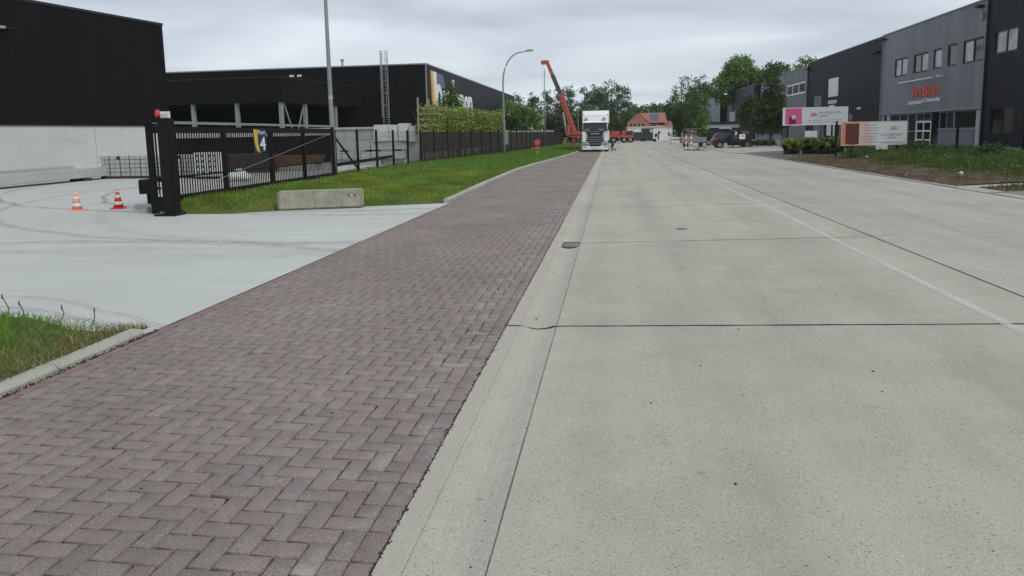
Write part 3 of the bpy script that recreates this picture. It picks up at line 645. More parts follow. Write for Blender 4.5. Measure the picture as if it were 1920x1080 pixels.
# --- wire fence, its far half dressed with dark screening
fn = thing('mesh_fence', 'black mesh fence with posts running along the grass verge', 'fence', (-9.5, 60, 0))
postme = MB().box(-.045, .045, -.045, .045, 0, 2.05).mesh('post', 'black_paint')
ys = [28.15+2.5*i for i in range(31)]
for i, y in enumerate(ys):
    x = interp(FENCE, y); link('post', postme, fn, (x, y, .05), world=True)
for i in range(len(ys)-1):
    y0, y1 = ys[i]+.045, ys[i+1]-.045; x0, x1 = interp(FENCE, y0), interp(FENCE, y1)
    if ys[i] < 40:
        b = MB()
        for k_ in range(9): z = .12+k_*.235; b.bar((x0, y0, z), (x1, y1, z), .006)
        for k_ in range(24): t_ = (k_+.5)/24; b.bar((x0+(x1-x0)*t_, y0+(y1-y0)*t_, .1), (x0+(x1-x0)*t_, y0+(y1-y0)*t_, 2.02), .005)
        wpart('wire_panel', b, 'black_paint', fn)
    else:
        b = MB(); nsl = 18
        for k_ in range(nsl):
            t0, t1 = k_/nsl+.004, (k_+1)/nsl-.008; a0 = Vector((x0+(x1-x0)*t0, y0+(y1-y0)*t0, 0)); a1 = Vector((x0+(x1-x0)*t1, y0+(y1-y0)*t1, 0)); o = .012*(k_ % 2)
            z0, z1 = .08+random.uniform(0, .04), 1.98+random.uniform(-.03, .03)
            b.raw([(a0.x+o, a0.y, z0), (a1.x+o, a1.y, z0), (a1.x+o, a1.y, z1), (a0.x+o, a0.y, z1), (a0.x+o-.015, a0.y, z0), (a1.x+o-.015, a1.y, z0), (a1.x+o-.015, a1.y, z1), (a0.x+o-.015, a0.y, z1)], [(0, 1, 2, 3), (7, 6, 5, 4), (0, 4, 5, 1), (1, 5, 6, 2), (2, 6, 7, 3), (3, 7, 4, 0)])
        wpart('screen_panel', b, 'screen_dark', fn)
wpart('diagonal_brace', MB().bar((-11.40, 28.2, 1.75), (-11.36, 30.6, .35), .06), 'black_paint', fn)
wpart('low_rail', MB().bar((-11.40, 28.2, .62), (-11.25, 35.6, .74), .07, .14), 'black_paint', fn)
wpart('bottom_board', MB().box(-11.5, -11.42, 28.2, 30.6, .03, .16), 'precast', fn)
# --- stacked precast blocks behind the fence
def cblock(x0, x1, y0, y1, z0, z1, label, m='precast', name='concrete_element', holes=0):
    t = thing(name, label, 'concrete block', ((x0+x1)/2, (y0+y1)/2, z0), 0, 'precast concrete stacked behind the fence')
    w, d = x1-x0, y1-y0; part('body', MB().box(-w/2, w/2, -d/2, d/2, 0, z1-z0-.004), m, t, bev=.02)
    for i in range(holes):
        for zz in ((.30, .70) if z1-z0 > .4 else (.5,)): part('lifting_hole', MB().tube([(-w/2+.3+i*.42, -d/2-.003, (z1-z0)*zz), (-w/2+.3+i*.42, -d/2+.03, (z1-z0)*zz)], .05, 8), 'joint_filler', t)
cblock(-17.6, -14.6, 43.6, 44.6, 0, .34, 'bottom concrete beam of the stack, left half, with a row of round holes', holes=4)
cblock(-14.55, -12.7, 43.7, 44.6, 0, .34, 'bottom concrete beam of the stack, right half, against the hedge')
cblock(-17.5, -15.3, 43.5, 44.5, .34, .84, 'grey element with two rows of round holes in the stack', holes=4)
cblock(-15.25, -13.0, 43.5, 44.5, .34, .84, 'plain grey element right of the drilled one in the stack', holes=0)
for k_, xx in enumerate((-17.2, -15.5, -15.0, -13.6)): single('spacer_timber', MB().box(xx-.12, xx+.12, 43.55, 44.4, .84, .94), 'wood_dark', ('leftmost', 'second', 'third', 'rightmost')[k_]+' dark spacer timber between the layers of the precast stack', 'timber', 'spacer timbers in the precast stack')
cblock(-17.7, -15.3, 43.5, 44.5, .94, 1.46, 'pale concrete beam of the upper layer, left')
cblock(-15.25, -12.9, 43.5, 44.5, .94, 1.46, 'pale concrete beam of the upper layer, right')
for i in range(6): cblock(-19.5+i*.98, -18.54+i*.98, 47.5, 48.3, 1.6, 2.30, 'grey block of the rear wall row, number %s from the gate' % ('one', 'two', 'three', 'four', 'five', 'six')[i], 'precast', 'wall_block')
for i in range(3): cblock(-19.5+i*1.96, -17.56+i*1.96, 47.5, 48.3, 0, 1.6, 'tall lower block of the rear wall, %s' % ('left', 'middle', 'right')[i], 'precast', 'wall_block')
cblock(-19.5, -13.7, 47.4, 48.4, 2.3, 2.46, 'thin grey coping slab on the rear block wall', 'precast', 'wall_coping')
cblock(-14.95, -14.0, 43.4, 44.4, 1.46, 2.52, 'tall white block, left of the four under the ladder', 'precast_light')
cblock(-13.98, -13.40, 43.45, 44.4, 1.46, 2.50, 'white block, second of the four under the ladder', 'precast_light')
cblock(-13.35, -12.75, 43.4, 44.4, 1.46, 2.58, 'white block, third of the four under the ladder', 'precast_light')
cblock(-12.72, -12.3, 43.6, 44.5, 1.40, 2.40, 'white block, rightmost of the four beside the trellis', 'precast_light')
cblock(-12.85, -12.15, 43.8, 44.6, 0, 1.38, 'narrow upright grey block beside the trellis')
# --- things seen through the gate bars
def stack_of(loc, label, cat, n, l, w, h, m, rz=0, name='timber_stack', gap=.01):
    t = thing(name, label, cat, loc, rz)
    for i in range(n):
        for j in range(4): part('plank', MB().box(-l/2+random.uniform(-.05, .05), l/2+random.uniform(-.05, .05), -w/2+j*w/4+.01, -w/2+(j+1)*w/4-.01, i*h, (i+1)*h-gap), m, t)
stack_of((-19.6, 35.5, 0), 'dark timber stack behind the gate below the number sign', 'timber', 5, 3.4, 1.2, .2, 'wood_dark', .1)
stack_of((-18.2, 37.5, .35), 'orange board stack behind the far end of the gate', 'boards', 4, 4.2, 1.1, .12, 'wood_orange', .05, 'board_stack')
single('concrete_bearer', MB().box(-20.2, -16.2, 37.0, 38.0, 0, .34), 'precast', 'low concrete base under the orange board stack', 'concrete base', bev=.02)
def sack(loc, s, label):
    bm = bmesh.new(); bmesh.ops.create_icosphere(bm, subdivisions=3, radius=1)
    for v in bm.verts:
        c = v.co; q = 1+.12*math.sin(c.x*5+c.y*4)+.08*math.sin(c.z*7+c.x*3); v.co = Vector((c.x*s*1.3*q, c.y*s*q, max(c.z, -.6)*s*.6*q+s*.36))
    me = bpy.data.meshes.new('sack'); bm.to_mesh(me); bm.free(); me.materials.append(M('white_paint')); me.polygons.foreach_set('use_smooth', [True]*len(me.polygons)); tag(link('sack', me, None, loc), label, 'sack')
sack((-15.9, 28.2, 0), .5, 'white crumpled sack lying behind the gate bars')
for q in range(2):
    t = thing('wall_element', ('white concrete element with dark holes behind the gate, the left one', 'white concrete element with dark holes behind the gate, the right one')[q], 'concrete block', (-18.6+q*.62, 30.2, 0), 0, 'drilled elements behind the gate')
    part('body', MB().box(-.29, .29, -.3, .3, .1, 1.2), 'precast_light', t, bev=.015)
    for zz in (.3, .55, .8, 1.05):
        for xx in (-.13, .13): part('hole', MB().tube([(xx, -.304, zz), (xx, -.27, zz)], .05, 8), 'joint_filler', t)
    part('foot', MB().box(-.25, .25, -.25, .25, 0, .1), 'wood_dark', t)
single('concrete_edge', MB().box(-11.35, -11.2, 15.6, 27.0, -.02, .13), 'precast', 'thin concrete edge strip under the sliding gate', 'edging', bev=.01)

t = thing('panel_rack', 'long pale wall panel on dark racks seen through the gate bars', 'panel', (-30, 50, 0)); wpart('panel', MB().box(-34, -18.5, 50, 50.25, 1.95, 2.5), 'precast_light', t, bev=.01); wpart('rack', MB().box(-34, -18.6, 50.3, 51.2, 0, 1.94), 'black_paint', t)
for i in range(8): wpart('rack_leg', MB().box(-33.9+i*2.15, -33.75+i*2.15, 50.05, 50.28, 0, 1.94), 'black_paint', t)
# --- black hall with the big letters and the canopy before it
hl = thing('warehouse', 'black hall with large white letters and a cage ladder', 'building', (-35, 100, 0))
wpart('front_wall', MB().box(-52, -20.0, 76, 76.3, 0, 9.5), 'clad_black', hl)
wpart('side_wall', MB().box(-20.3, -19.98, 76.3, 146, 0, 9.5), 'clad_charcoal', hl); wpart('end_wall', MB().box(-52, -20.3, 145.7, 146, 0, 9.5), 'clad_charcoal', hl)
wpart('corner_profile', MB().box(-20.06, -19.94, 75.94, 76.08, 0, 9.5), 'trim_grey', hl)
wpart('roof', MB().box(-52, -20.3, 76.3, 145.7, 9.0, 9.3), 'trim_black', hl)
wpart('roof_trim', MB().box(-52, -19.92, 75.93, 76.35, 9.5, 9.64).box(-20.35, -19.92, 76.35, 146.1, 9.5, 9.64), 'trim_grey', hl)
ld = wpart('cage_ladder', MB().box(-24.86, -24.80, 75.55, 75.60, 2.6, 11.0).box(-24.26, -24.20, 75.55, 75.60, 2.6, 11.0), 'steel_galv', hl)
for i in range(29): wpart('rung', MB().box(-24.80, -24.26, 75.56, 75.59, 2.8+i*.28, 2.83+i*.28), 'steel_galv', ld)
for z in (3.9, 5.2, 6.5, 7.8, 9.1, 10.0, 10.95):
    pth = [(-24.53-.40*math.cos(q), 75.55-.72*math.sin(q), z) for q in np.linspace(0, PI, 9)]; wpart('hoop', MB().tube(pth, .022, 5), 'steel_galv', ld)
for q in np.linspace(0, PI, 5): wpart('hoop_strap', MB().box(-24.53-.40*math.cos(q)-.018, -24.53-.40*math.cos(q)+.018, 75.55-.72*math.sin(q)-.01, 75.55-.72*math.sin(q)+.01, 3.9, 10.95), 'steel_galv', ld)
wpart('chimney', MB().tube([(-30.6, 79, 9.3), (-30.6, 79, 10.6)], .12, 10).tube([(-30.6, 79, 10.5), (-30.6, 79, 10.7)], .22, 10), 'steel_galv', hl)
for xx in (-35.6, -34.7): wpart('wall_lamp', MB().box(xx, xx+.45, 75.8, 76.0, 8.62, 8.82), 'white_paint', hl)
# letters on the road side wall (reading along the road)
def hw(u, z, d): return (-19.98+d, u, z)
wpart('letter_b', MB().prism([(78.55, 8.98), (80.15, 9.0), (80.15, 7.55), (81.0, 7.75), (82.0, 7.55), (82.8, 6.9), (83.0, 5.6), (82.7, 4.6), (81.8, 3.95), (80.6, 3.85), (79.6, 4.0)], hw, .0, .12), 'text_white', hl)
wpart('letter_b_stripe', MB().prism([(77.7, 9.0), (78.55, 8.98), (79.6, 4.0), (78.9, 4.35), (78.1, 5.6)], hw, .0, .12), 'logo_yellow', hl)
wpart('letter_b_flag', MB().prism([(80.2, 9.0), (83.6, 8.85), (84.5, 7.3), (82.3, 7.3), (81.0, 7.7), (80.2, 7.5)], hw, .0, .10), 'logo_blue', hl)
wpart('letter_b_counter', MB().prism([(81.2+.55*math.cos(q), 5.65+1.25*math.sin(q)) for q in np.linspace(0, 2*PI, 14)[:-1]], hw, .121, .14), 'clad_charcoal', hl)
u = 83.6
for ch, w in (('r', 2.0), ('u', 2.9), ('i', 1.2), ('n', 2.9), ('n', 2.9), ('e', 2.9), ('n', 2.9)):
    put_text(ch, 3.5, 'text_white', hl, (-19.90, u+w/2-.15, 4.0), (0, 1, 0), depth=.06, width=w*.86, height=(4.9 if ch == 'i' else 3.3), bold=.05, name='letter'); u += w
# --- open canopy
cn_ = thing('canopy', 'black canopy roof on grey steel columns before the hall', 'canopy', (-36, 66, 0))
Cc = Vector((-29.0, 60, 0)); rt = math.radians(12); ex = Vector((-math.cos(rt), math.sin(rt)*.2, 0)).normalized(); ey = Vector((math.sin(rt)*.55, math.cos(rt), 0)).normalized()
def cf(u, z, d): p = Cc+ex*u+ey*d; return (p.x, p.y, z)
wpart('roof_box', MB().prism([(0, 5.05), (20, 5.05), (20, 7.2), (0, 7.2)], cf, 0, 15.5), 'clad_black', cn_)
wpart('fascia_trim', MB().prism([(-.04, 7.2), (20, 7.2), (20, 7.28), (-.04, 7.28)], cf, -.04, 15.5), 'trim_black', cn_)
wpart('back_wall', MB().prism([(0, 0), (20, 0), (20, 5.04), (0, 5.04)], cf, 14.9, 15.2), 'clad_black', cn_)
wpart('left_wall', MB().prism([(19.6, 0), (20, 0), (20, 5.04), (19.6, 5.04)], cf, 6, 14.8), 'clad_black', cn_)
for uu, dd in ((.2, .2), (4.5, .2), (8.9, .2), (13.2, .2), (.2, 4.2), (.2, 10)): 
    wpart('column', MB().prism([(uu, 0), (uu+.3, 0), (uu+.3, 5.04), (uu, 5.04)], cf, dd, dd+.3), 'steel_lamp', cn_)
wpart('brace', MB().bar(cf(.3, 5.0, .7), cf(.3, 1.6, 2.4), .10).bar(cf(.3, 5.0, 4.1), cf(.3, 1.6, 2.4), .10), 'steel_lamp', cn_)

# ================================================================== VEGETATION
def blades(name, P, h, w, m, tint, lean=.35, kind='stuff', label=None, cat=None, parent=None):
    n = len(P); a = RNG.uniform(0, 2*PI, n); d = np.stack([np.cos(a), np.sin(a), np.zeros(n)], 1); w2 = (w*RNG.uniform(.7, 1.3, n))[:, None]
    q = RNG.uniform(0, 2*PI, n); ld = np.stack([np.cos(q), np.sin(q), np.zeros(n)], 1)*(RNG.uniform(0, lean, n)*h)[:, None]; up = np.array([0, 0, 1.])
    V = np.empty((n, 5, 3)); V[:, 0] = P-d*w2/2; V[:, 1] = P+d*w2/2; mid = P+ld*.3+up*(h*.6)[:, None]
    V[:, 2] = mid+d*w2*.35; V[:, 3] = mid-d*w2*.35; V[:, 4] = P+ld*1.0+up*(h*RNG.uniform(.85, 1, n))[:, None]
    i = np.arange(n)[:, None]*5; Fq = np.concatenate([i+np.array([[0, 1, 2]]), i+np.array([[0, 2, 3]]), i+np.array([[3, 2, 4]])], 1).reshape(-1, 3)
    t = np.repeat(tint, 5, 0); me = mesh_np(name, V.reshape(-1, 3), Fq, m, t); o = link(name, me, parent); return tag(o, label, cat, None, kind)
def tints(n, sd=.22, warm=.15):
    b = np.exp(RNG.normal(0, sd, n))[:, None]; k = RNG.normal(0, warm, n)[:, None]; return b*np.concatenate([1+k, np.ones((n, 1)), 1-k*.5], 1)
def zmap(fz, P): return np.array([fz(x, y) for x, y in P])
def leaves_np(C, size, rng):
    n = len(C); a = rng.normal(size=(n, 3)); a /= np.linalg.norm(a, axis=1)[:, None]; b = np.cross(a, rng.normal(size=(n, 3))); b /= np.linalg.norm(b, axis=1)[:, None]
    s = (size*rng.uniform(.6, 1.4, n))[:, None]; return np.stack([C-a*s, C-b*s*.55, C+a*s, C+b*s*.55], 1).reshape(-1, 3)
def leaves(C, size, rng, flat=0):
    n = len(C); a = rng.normal(size=(n, 3)); a /= np.linalg.norm(a, axis=1)[:, None]; r = rng.normal(size=(n, 3)); b = np.cross(a, r); b /= np.linalg.norm(b, axis=1)[:, None]
    s = (size*rng.uniform(.6, 1.4, n))[:, None]; V = np.stack([C-a*s, C-b*s*.55, C+a*s, C+b*s*.55], 1); return V.reshape(-1, 3)
def crown(lobes, nclump, per, csig, lsize, seed, shell=.55):
    rng = np.random.default_rng(seed); vol = np.array([l[3]*l[4]*l[5] for l in lobes]); idx = rng.choice(len(lobes), nclump, p=vol/vol.sum()); L = np.array(lobes)[idx]
    d = rng.normal(size=(nclump, 3)); d /= np.linalg.norm(d, axis=1)[:, None]; rr = rng.uniform(shell, 1.0, nclump)[:, None]**.6
    K = L[:, :3]+d*rr*L[:, 3:6]; cb = np.exp(rng.normal(0, .22, nclump)); P = np.repeat(K, per, 0)+rng.normal(0, csig, (nclump*per, 3))*np.array([1, 1, .75])
    V = leaves(P, lsize, rng); n = len(P); kk = rng.normal(0, .08, n)[:, None]; t = (np.repeat(cb, per)*np.exp(rng.normal(0, .2, n)))[:, None]*np.concatenate([1+kk, np.ones((n, 1)), 1-kk], 1)
    return V, np.arange(4*n).reshape(-1, 4), np.repeat(t, 4, 0), K
# near corner tuft
n = 24000; P = np.stack([RNG.uniform(-10.2, -4.28, n), RNG.uniform(1.5, 6.14, n)], 1); edge = np.clip((6.15-P[:, 1])/.5, .25, 1); kd = np.clip((-4.3-P[:, 0])/1.1, .12, 1)
keep = RNG.random(n) < .25+.75*kd; P, edge, kd = P[keep], edge[keep], kd[keep]; n = len(P)
clump = .6+.8*(np.sin(P[:, 0]*2.1+1)*np.sin(P[:, 1]*2.6)*.5+.5)
h = RNG.uniform(.04, .14, n)*edge**.3*(.35+.9*kd)*clump; blades('grass', np.column_stack([P, zmap(near_z, P)-.01]), h, .007, 'grass_blade', tints(n, .3, .2), .6, label='fresh green grass in the near left corner', cat='grass')
n = 7000; P = np.stack([-4.28-RNG.exponential(.5, n), RNG.uniform(2, 5.9, n)], 1); blades('dry_grass', np.column_stack([P, zmap(near_z, P)-.01]), RNG.uniform(.02, .09, n), .007, 'dry_blade', tints(n, .35, .1), 1.2, label='dry stalks in the near left grass', cat='grass')
for k_, (x, y, hh) in enumerate(((-5.85, 5.95, .24), (-5.72, 5.98, .17), (-5.30, 6.0, .13), (-4.85, 5.85, .15))):
    t = thing('weed', ('dark weed stem, tallest and leftmost over the near grass', 'weed stem just right of the tallest one', 'bent weed stem in the middle of the near grass', 'weed stem nearest the kerb end')[k_], 'weed', (x, y, .02), 0, 'weed stems on the near grass'); part('stalk', MB().tube([(0, 0, 0), (.02, .01, hh*.5), (-.03+.02*k_, 0, hh)], [.006, .005, .004], 5), 'bark', t)
    part('seed_head', MB().lathe([(.003, 0), (.008, .015), (.006, .04), (.001, .055)], 6, (-.03+.02*k_, 0, hh-.03)), 'bark', t)
# main verge
def verge_pts(n, y0, y1):
    Y = RNG.uniform(y0, y1, n); u = RNG.random(n); xk = np.interp(Y, [q[0] for q in KERB], [q[1] for q in KERB])-.13; xf = np.array([vleft(y) for y in Y])+.05
    X = xk+(xf-xk)*u; ok = Y > 15.52+(np.maximum(X, -10.2)+10)*.395+.03-RNG.exponential(.05, n)*(np.sin(X*4.3)+1.2); return np.stack([X[ok], Y[ok]], 1)
P = verge_pts(70000, 15.4, 32); dens = .55+.45*np.sin(P[:, 0]*1.7+.6*P[:, 1])*np.sin(P[:, 1]*.9+1); n = len(P)
patch = np.clip(.5+.5*np.sin(P[:, 0]*1.1+2)*np.sin(P[:, 1]*.7+.5)+RNG.normal(0, .15, n), 0, 1)
T_ = tints(n, .22, .12)*(np.array([1.0, 1, 1])[None]*(1-.0*patch[:, None])); T_ *= (.72+.55*np.clip(.5+.5*np.sin(P[:, 0]*2.7+np.sin(P[:, 1]*1.9)*1.5)*np.sin(P[:, 1]*2.2+P[:, 0]), 0, 1))[:, None]; T_[:, 0] *= 1+.6*patch; T_[:, 1] *= 1+.12*patch
blades('grass', np.column_stack([P, zmap(verge_z, P)-.01]), RNG.uniform(.05, .17, n)*(.35+.95*dens), .013, 'grass_blade', T_, .6, label='green grass of the verge near the concrete block', cat='grass')
P = verge_pts(52000, 32, 100); n = len(P); blades('grass', np.column_stack([P, zmap(verge_z, P)-.01]), RNG.uniform(.07, .18, n), .035, 'grass_blade', tints(n, .2, .12), .6, label='green grass of the verge along the far fence', cat='grass')
P = verge_pts(2600, 16, 34); P = P[(np.sin(P[:, 0]*1.9)*np.sin(P[:, 1]*1.2) > .25)][:160]; n = len(P); q = np.column_stack([P, zmap(verge_z, P)+RNG.uniform(.09, .16, n)])
V = np.concatenate([np.stack([q+np.array(o)*.028 for o in ((-1, 0, 0), (0, -1, .3), (1, 0, 0), (0, 1, .3))], 1).reshape(-1, 3)]); tag(link('daisies', mesh_np('daisies', V, np.arange(len(V)).reshape(-1, 4), 'flower_white')), 'scattered white daisies in the verge grass', 'flowers', None, 'stuff')
# weedy bank on the right
n = 46000; Y = RNG.uniform(21.5, 43, n); X = RNG.uniform(10.9, 17.5, n); front = 11.5+.35*np.sin(Y*.9)+.25*np.sin(Y*2.3+1)+np.clip((Y-36)/6, 0, 1)*.9; ok = (X > front+RNG.exponential(.12, n)*0) & (X < 17.5) & ~((Y > 40.5) & (X < 13)); X, Y = X[ok], Y[ok]; n = len(X)
rise = np.clip((X-front[ok])/1.6, .12, 1); h = RNG.uniform(.2, .60, n)*rise*(.75+.35*np.sin(X*1.3+Y*.8)); P = np.stack([X, Y], 1)
T_ = tints(n, .3, .2); yel = np.clip(np.sin(Y*.55+.8)*.5+.2, 0, 1)*np.clip(1-rise, 0, 1); T_[:, 0] *= 1+.9*yel; T_[:, 1] *= 1+.35*yel
blades('weeds', np.column_stack([P, zmap(right_z, P)]), h, .026, 'weed_blade', T_, .55, label='tall rough weeds on the bank before the grey facade', cat='weeds')
n = 2200; P = np.stack([RNG.uniform(9.8, 12.2, n), RNG.uniform(21.5, 46, n)], 1); blades('sparse_weeds', np.column_stack([P, zmap(right_z, P)]), RNG.uniform(.03, .10, n), .03, 'weed_blade', tints(n, .3, .3), .9, label='sparse low weeds on the bare soil strip', cat='weeds')
n = 2600; P = np.stack([RNG.uniform(9.85, 16, n), RNG.uniform(19.55, 20.8, n)], 1); P = P[RNG.random(n) < np.clip((P[:, 0]-9.9)/1.2, .08, 1)]; n = len(P); blades('weeds', np.column_stack([P, zmap(right_z, P)*.8+.02]), RNG.uniform(.05, .17, n), .025, 'weed_blade', tints(n, .35, .25), .7, label='weeds on the small soil corner at the right edge', cat='weeds')
rng = np.random.default_rng(81)
Kc = np.column_stack([rng.uniform(12.0, 17.0, 120), rng.uniform(21.8, 41, 120)]); hz_ = rng.uniform(.15, .6, 120); Kc = np.column_stack([Kc, zmap(right_z, Kc)+hz_*.6]); P = np.repeat(Kc, 45, 0)+rng.normal(0, 1, (120*45, 3))*np.array([.2, .2, .14]); P[:, 2] = np.maximum(P[:, 2], .15)
V = leaves_np(P, .05, rng); tag(link('broad_weeds', mesh_np('broad_weeds', V, np.arange(len(V)).reshape(-1, 4), 'leaf_oak', np.repeat(np.repeat(np.exp(rng.normal(0, .3, 120)), 45)[:, None]*np.ones((1, 3)), 4, 0))), 'broad leaved weeds standing in the rough bank', 'weeds', None, 'stuff')
for k_, (x, y, r, h) in enumerate(((17.6, 27.5, .9, .9), (16.4, 25.0, .7, .7), (18.8, 30.5, 1.0, .8), (15.2, 31.0, .5, .6), (14.6, 36.5, .5, .6))):
    V, Fx, T_, K = crown([(0, 0, h*.5, r, r, h*.55)], 60, 40, .14, .06, 400+k_, .4); t = thing('wild_shrub', ('largest dark wild shrub at the right end of the bank', 'wild shrub nearest the side drive', 'wild shrub before the black unit at the right edge', 'small wild shrub in the middle of the bank', 'small wild shrub right of the lower banner')[k_], 'shrub', (x, y, right_z(x, y)), 0, 'wild shrubs in the rough bank'); link('foliage', mesh_np('foliage', V, Fx, 'leaf_dark', T_), t); part('stem', MB().tube([(0, 0, 0), (.03, .02, h*.6)], [.03, .012], 5), 'bark', t)
# clods and litter on soil, gravel stones
def pebbles(name, P, s, m, label, cat):
    n = len(P); V0 = np.array([(-1, 0, 0), (0, -1, .1), (1, .1, 0), (.1, 1, 0), (0, 0, .8)]); F0 = np.array([(0, 1, 4), (1, 2, 4), (2, 3, 4), (3, 0, 4)])
    a = RNG.uniform(0, 2*PI, n); R = np.stack([np.stack([np.cos(a), -np.sin(a), 0*a], 1), np.stack([np.sin(a), np.cos(a), 0*a], 1), np.stack([0*a, 0*a, 0*a+1], 1)], 1)
    V = np.einsum('nij,kj->nki', R, V0)*(s*RNG.uniform(.5, 1.5, (n, 1, 1)))*RNG.uniform(.7, 1.3, (n, 1, 3))+P[:, None]
    Fx = (F0[None]+5*np.arange(n)[:, None, None]).reshape(-1, 3); return tag(link(name, mesh_np(name, V.reshape(-1, 3), Fx, m)), label, cat, None, 'stuff')
n = 9000; P = np.stack([RNG.uniform(9.62, 12.6, n), RNG.uniform(21.5, 46, n)], 1); pebbles('soil_clods', np.column_stack([P, zmap(right_z, P)+.015]), .035, 'soil', 'crumbly clods on the bare soil strip', 'soil')
n = 6000; P = np.stack([RNG.uniform(9.6, 16, n), RNG.uniform(42.5, 54, n)], 1); pebbles('gravel_stones', np.column_stack([P, zmap(right_z, P)*.8+.035]), .03, 'gravel', 'grey gravel stones before the box shrubs', 'gravel')
n = 260; P = np.stack([-4.178+RNG.uniform(0, .03, n), RNG.uniform(3.4, 5.8, n), np.zeros(n)+.001], 1); pebbles('gutter_grit', P, .010, 'stone_litter', 'loose grit along the foot of the near kerb', 'grit')
n = 420; P = np.stack([-4.18+RNG.uniform(0, .05, n), RNG.uniform(3.4, 5.8, n), np.zeros(n)+.001], 1); pebbles('gutter_debris', P, .009, 'joint_sand', 'dark debris along the foot of the near kerb', 'debris')
n = 900; P = np.stack([-.953+RNG.normal(0, .006, n), RNG.uniform(2.2, 14, n), np.zeros(n)-.002], 1); pebbles('seam_debris', P, .008, 'joint_filler', 'dark crumbs in the seam between bricks and gutter', 'debris')
n = 90; P = np.stack([RNG.uniform(-4, 3, n), RNG.uniform(2.6, 14, n), np.zeros(n)], 1); P[:, 2] = [road_z(x) if x > -.5 else (-.02 if x > -.95 else .001) for x in P[:, 0]]; pebbles('road_grit', P, .008, 'joint_filler', 'stray dark grit on road and paving', 'grit')
for k_, (x, y, z, s) in enumerate(((11.5, 25.3, .16, .09), (11.35, 24.9, .14, .06), (10.15, 26.2, .07, .05), (13.4, 23.9, .45, .08), (12.3, 36.5, .3, .08))):
    single('litter', MB().raw([(x-s, y, z), (x, y-s*.5, z+.02), (x+s, y, z+.01), (x+.2*s, y+s*.6, z+.03), (x, y, z+s*.7)], [(0, 1, 4), (1, 2, 4), (2, 3, 4), (3, 0, 4), (0, 3, 2, 1)]), 'plaster_white', ('crumpled white paper at the edge of the weeds', 'small white scrap beside the crumpled paper', 'white scrap lying on the bare soil', 'white scrap high in the weeds near the thin stake', 'pale scrap below the lower banner')[k_], 'litter')
# --- trees
def tree(name, label, loc, lobes, m, nclump=120, per=30, csig=.35, lsize=.16, trunk=.14, seed=1, group=None, cat='tree', shell=.55, trunk_h=None, limbs=10):
    t = thing(name, label, cat, loc, 0, group); V, Fx, T_, K = crown(lobes, nclump, per, csig, lsize, seed, shell)
    link('crown', mesh_np('crown', V, Fx, m, T_), t); top = max(l[2]+l[5]*.5 for l in lobes) if trunk_h is None else trunk_h; rnd = random.Random(seed)
    b = MB().tube([(0, 0, -.05), (.03, .02, top*.3), (-.04, .03, top*.65), (0, 0, top)], [trunk, trunk*.8, trunk*.5, trunk*.12], 8); part('trunk', b, 'bark', t)
    b = MB()
    for i in range(min(limbs, len(K))):
        k_ = Vector(K[int(rnd.random()*len(K))]); z0 = min(k_.z*.7, top*.8); b.tube([(0, 0, z0), ((k_.x)*.5, k_.y*.5, (z0+k_.z)/2+.05*top), tuple(k_)], [trunk*.38, trunk*.22, trunk*.06], 5)
    if b.v: part('limb', b, 'bark', t)
    return t
# poplar belt behind the crane
rp = random.Random(11); xs = [-37, -33.5, -30, -26.6, -23.2, -19.8, -16.4, -13.2, -10.2, -7.2, -4.4]
nm = ['first poplar', 'second poplar', 'third poplar', 'fourth poplar', 'fifth poplar', 'sixth poplar', 'seventh poplar', 'eighth poplar', 'ninth poplar', 'tenth poplar', 'eleventh poplar']
for i, x in enumerate(xs):
    H = 13.0+rp.uniform(-.6, .9)+(1.2 if x > -15 else 0); lob = [(0, 0, H*.62, 1.9, 1.9, H*.36), (rp.uniform(-.5, .5), 0, H*.80, 1.3, 1.3, H*.18), (rp.uniform(-.6, .6), 0, H*.42, 1.9, 1.9, H*.2)]
    tree('poplar_tree', nm[i]+' from the left in the belt of tall trees beyond the hall', (x+rp.uniform(-.4, .4), 180+rp.uniform(-5, 5), 0), lob, 'leaf_poplar', 62, 30, .42, .23, .2, 100+i, 'poplars beyond the hall', shell=.3, limbs=8)
tree('tree', 'large round tree top right of the belt, above the white truck', (.0, 176, 0), [(0, 0, 9.5, 4.6, 4, 5.0), (-3, 0, 8, 3.5, 3, 4.5), (2.2, 0, 7.2, 2.6, 3, 3.6), (-4.5, 0, 11, 2.2, 2.2, 2.6)], 'leaf_poplar', 240, 28, .48, .24, .3, 131, shell=.45)
tree('tree', 'bright green tree behind the screened fence, left of the straight pole', (-17.5, 125, 0), [(0, 0, 4.4, 3.6, 3, 3.0), (2.6, 0, 3.6, 2.6, 2.4, 2.8), (-2.4, 0, 3.4, 2.4, 2.4, 2.6)], 'leaf_bright', 240, 34, .5, .24, .2, 132, shell=.5)
for i, (x, y, h, r, lb) in enumerate(((-10.5, 150, 7.5, 3.2, 'dark understorey tree behind the straight pole'), (-5.5, 150, 7.0, 3.0, 'dark understorey tree behind the crane boom'), (-1.0, 152, 6.5, 2.8, 'dark understorey tree behind the truck cab'), (-23, 150, 8, 3.2, 'dark understorey tree beside the end of the black hall'), (3.2, 165, 6.6, 2.6, 'dark tree right of the truck, left of the brick house'))):
    tree('tree', lb, (x, y, 0), [(0, 0, h*.55, r, r, h*.45), (r*.5, 0, h*.35, r*.8, r, h*.33), (-r*.6, 0, h*.35, r*.8, r, h*.33)], 'leaf_dark', 170, 30, .5, .28, .2, 140+i, 'dark understorey trees', shell=.5)
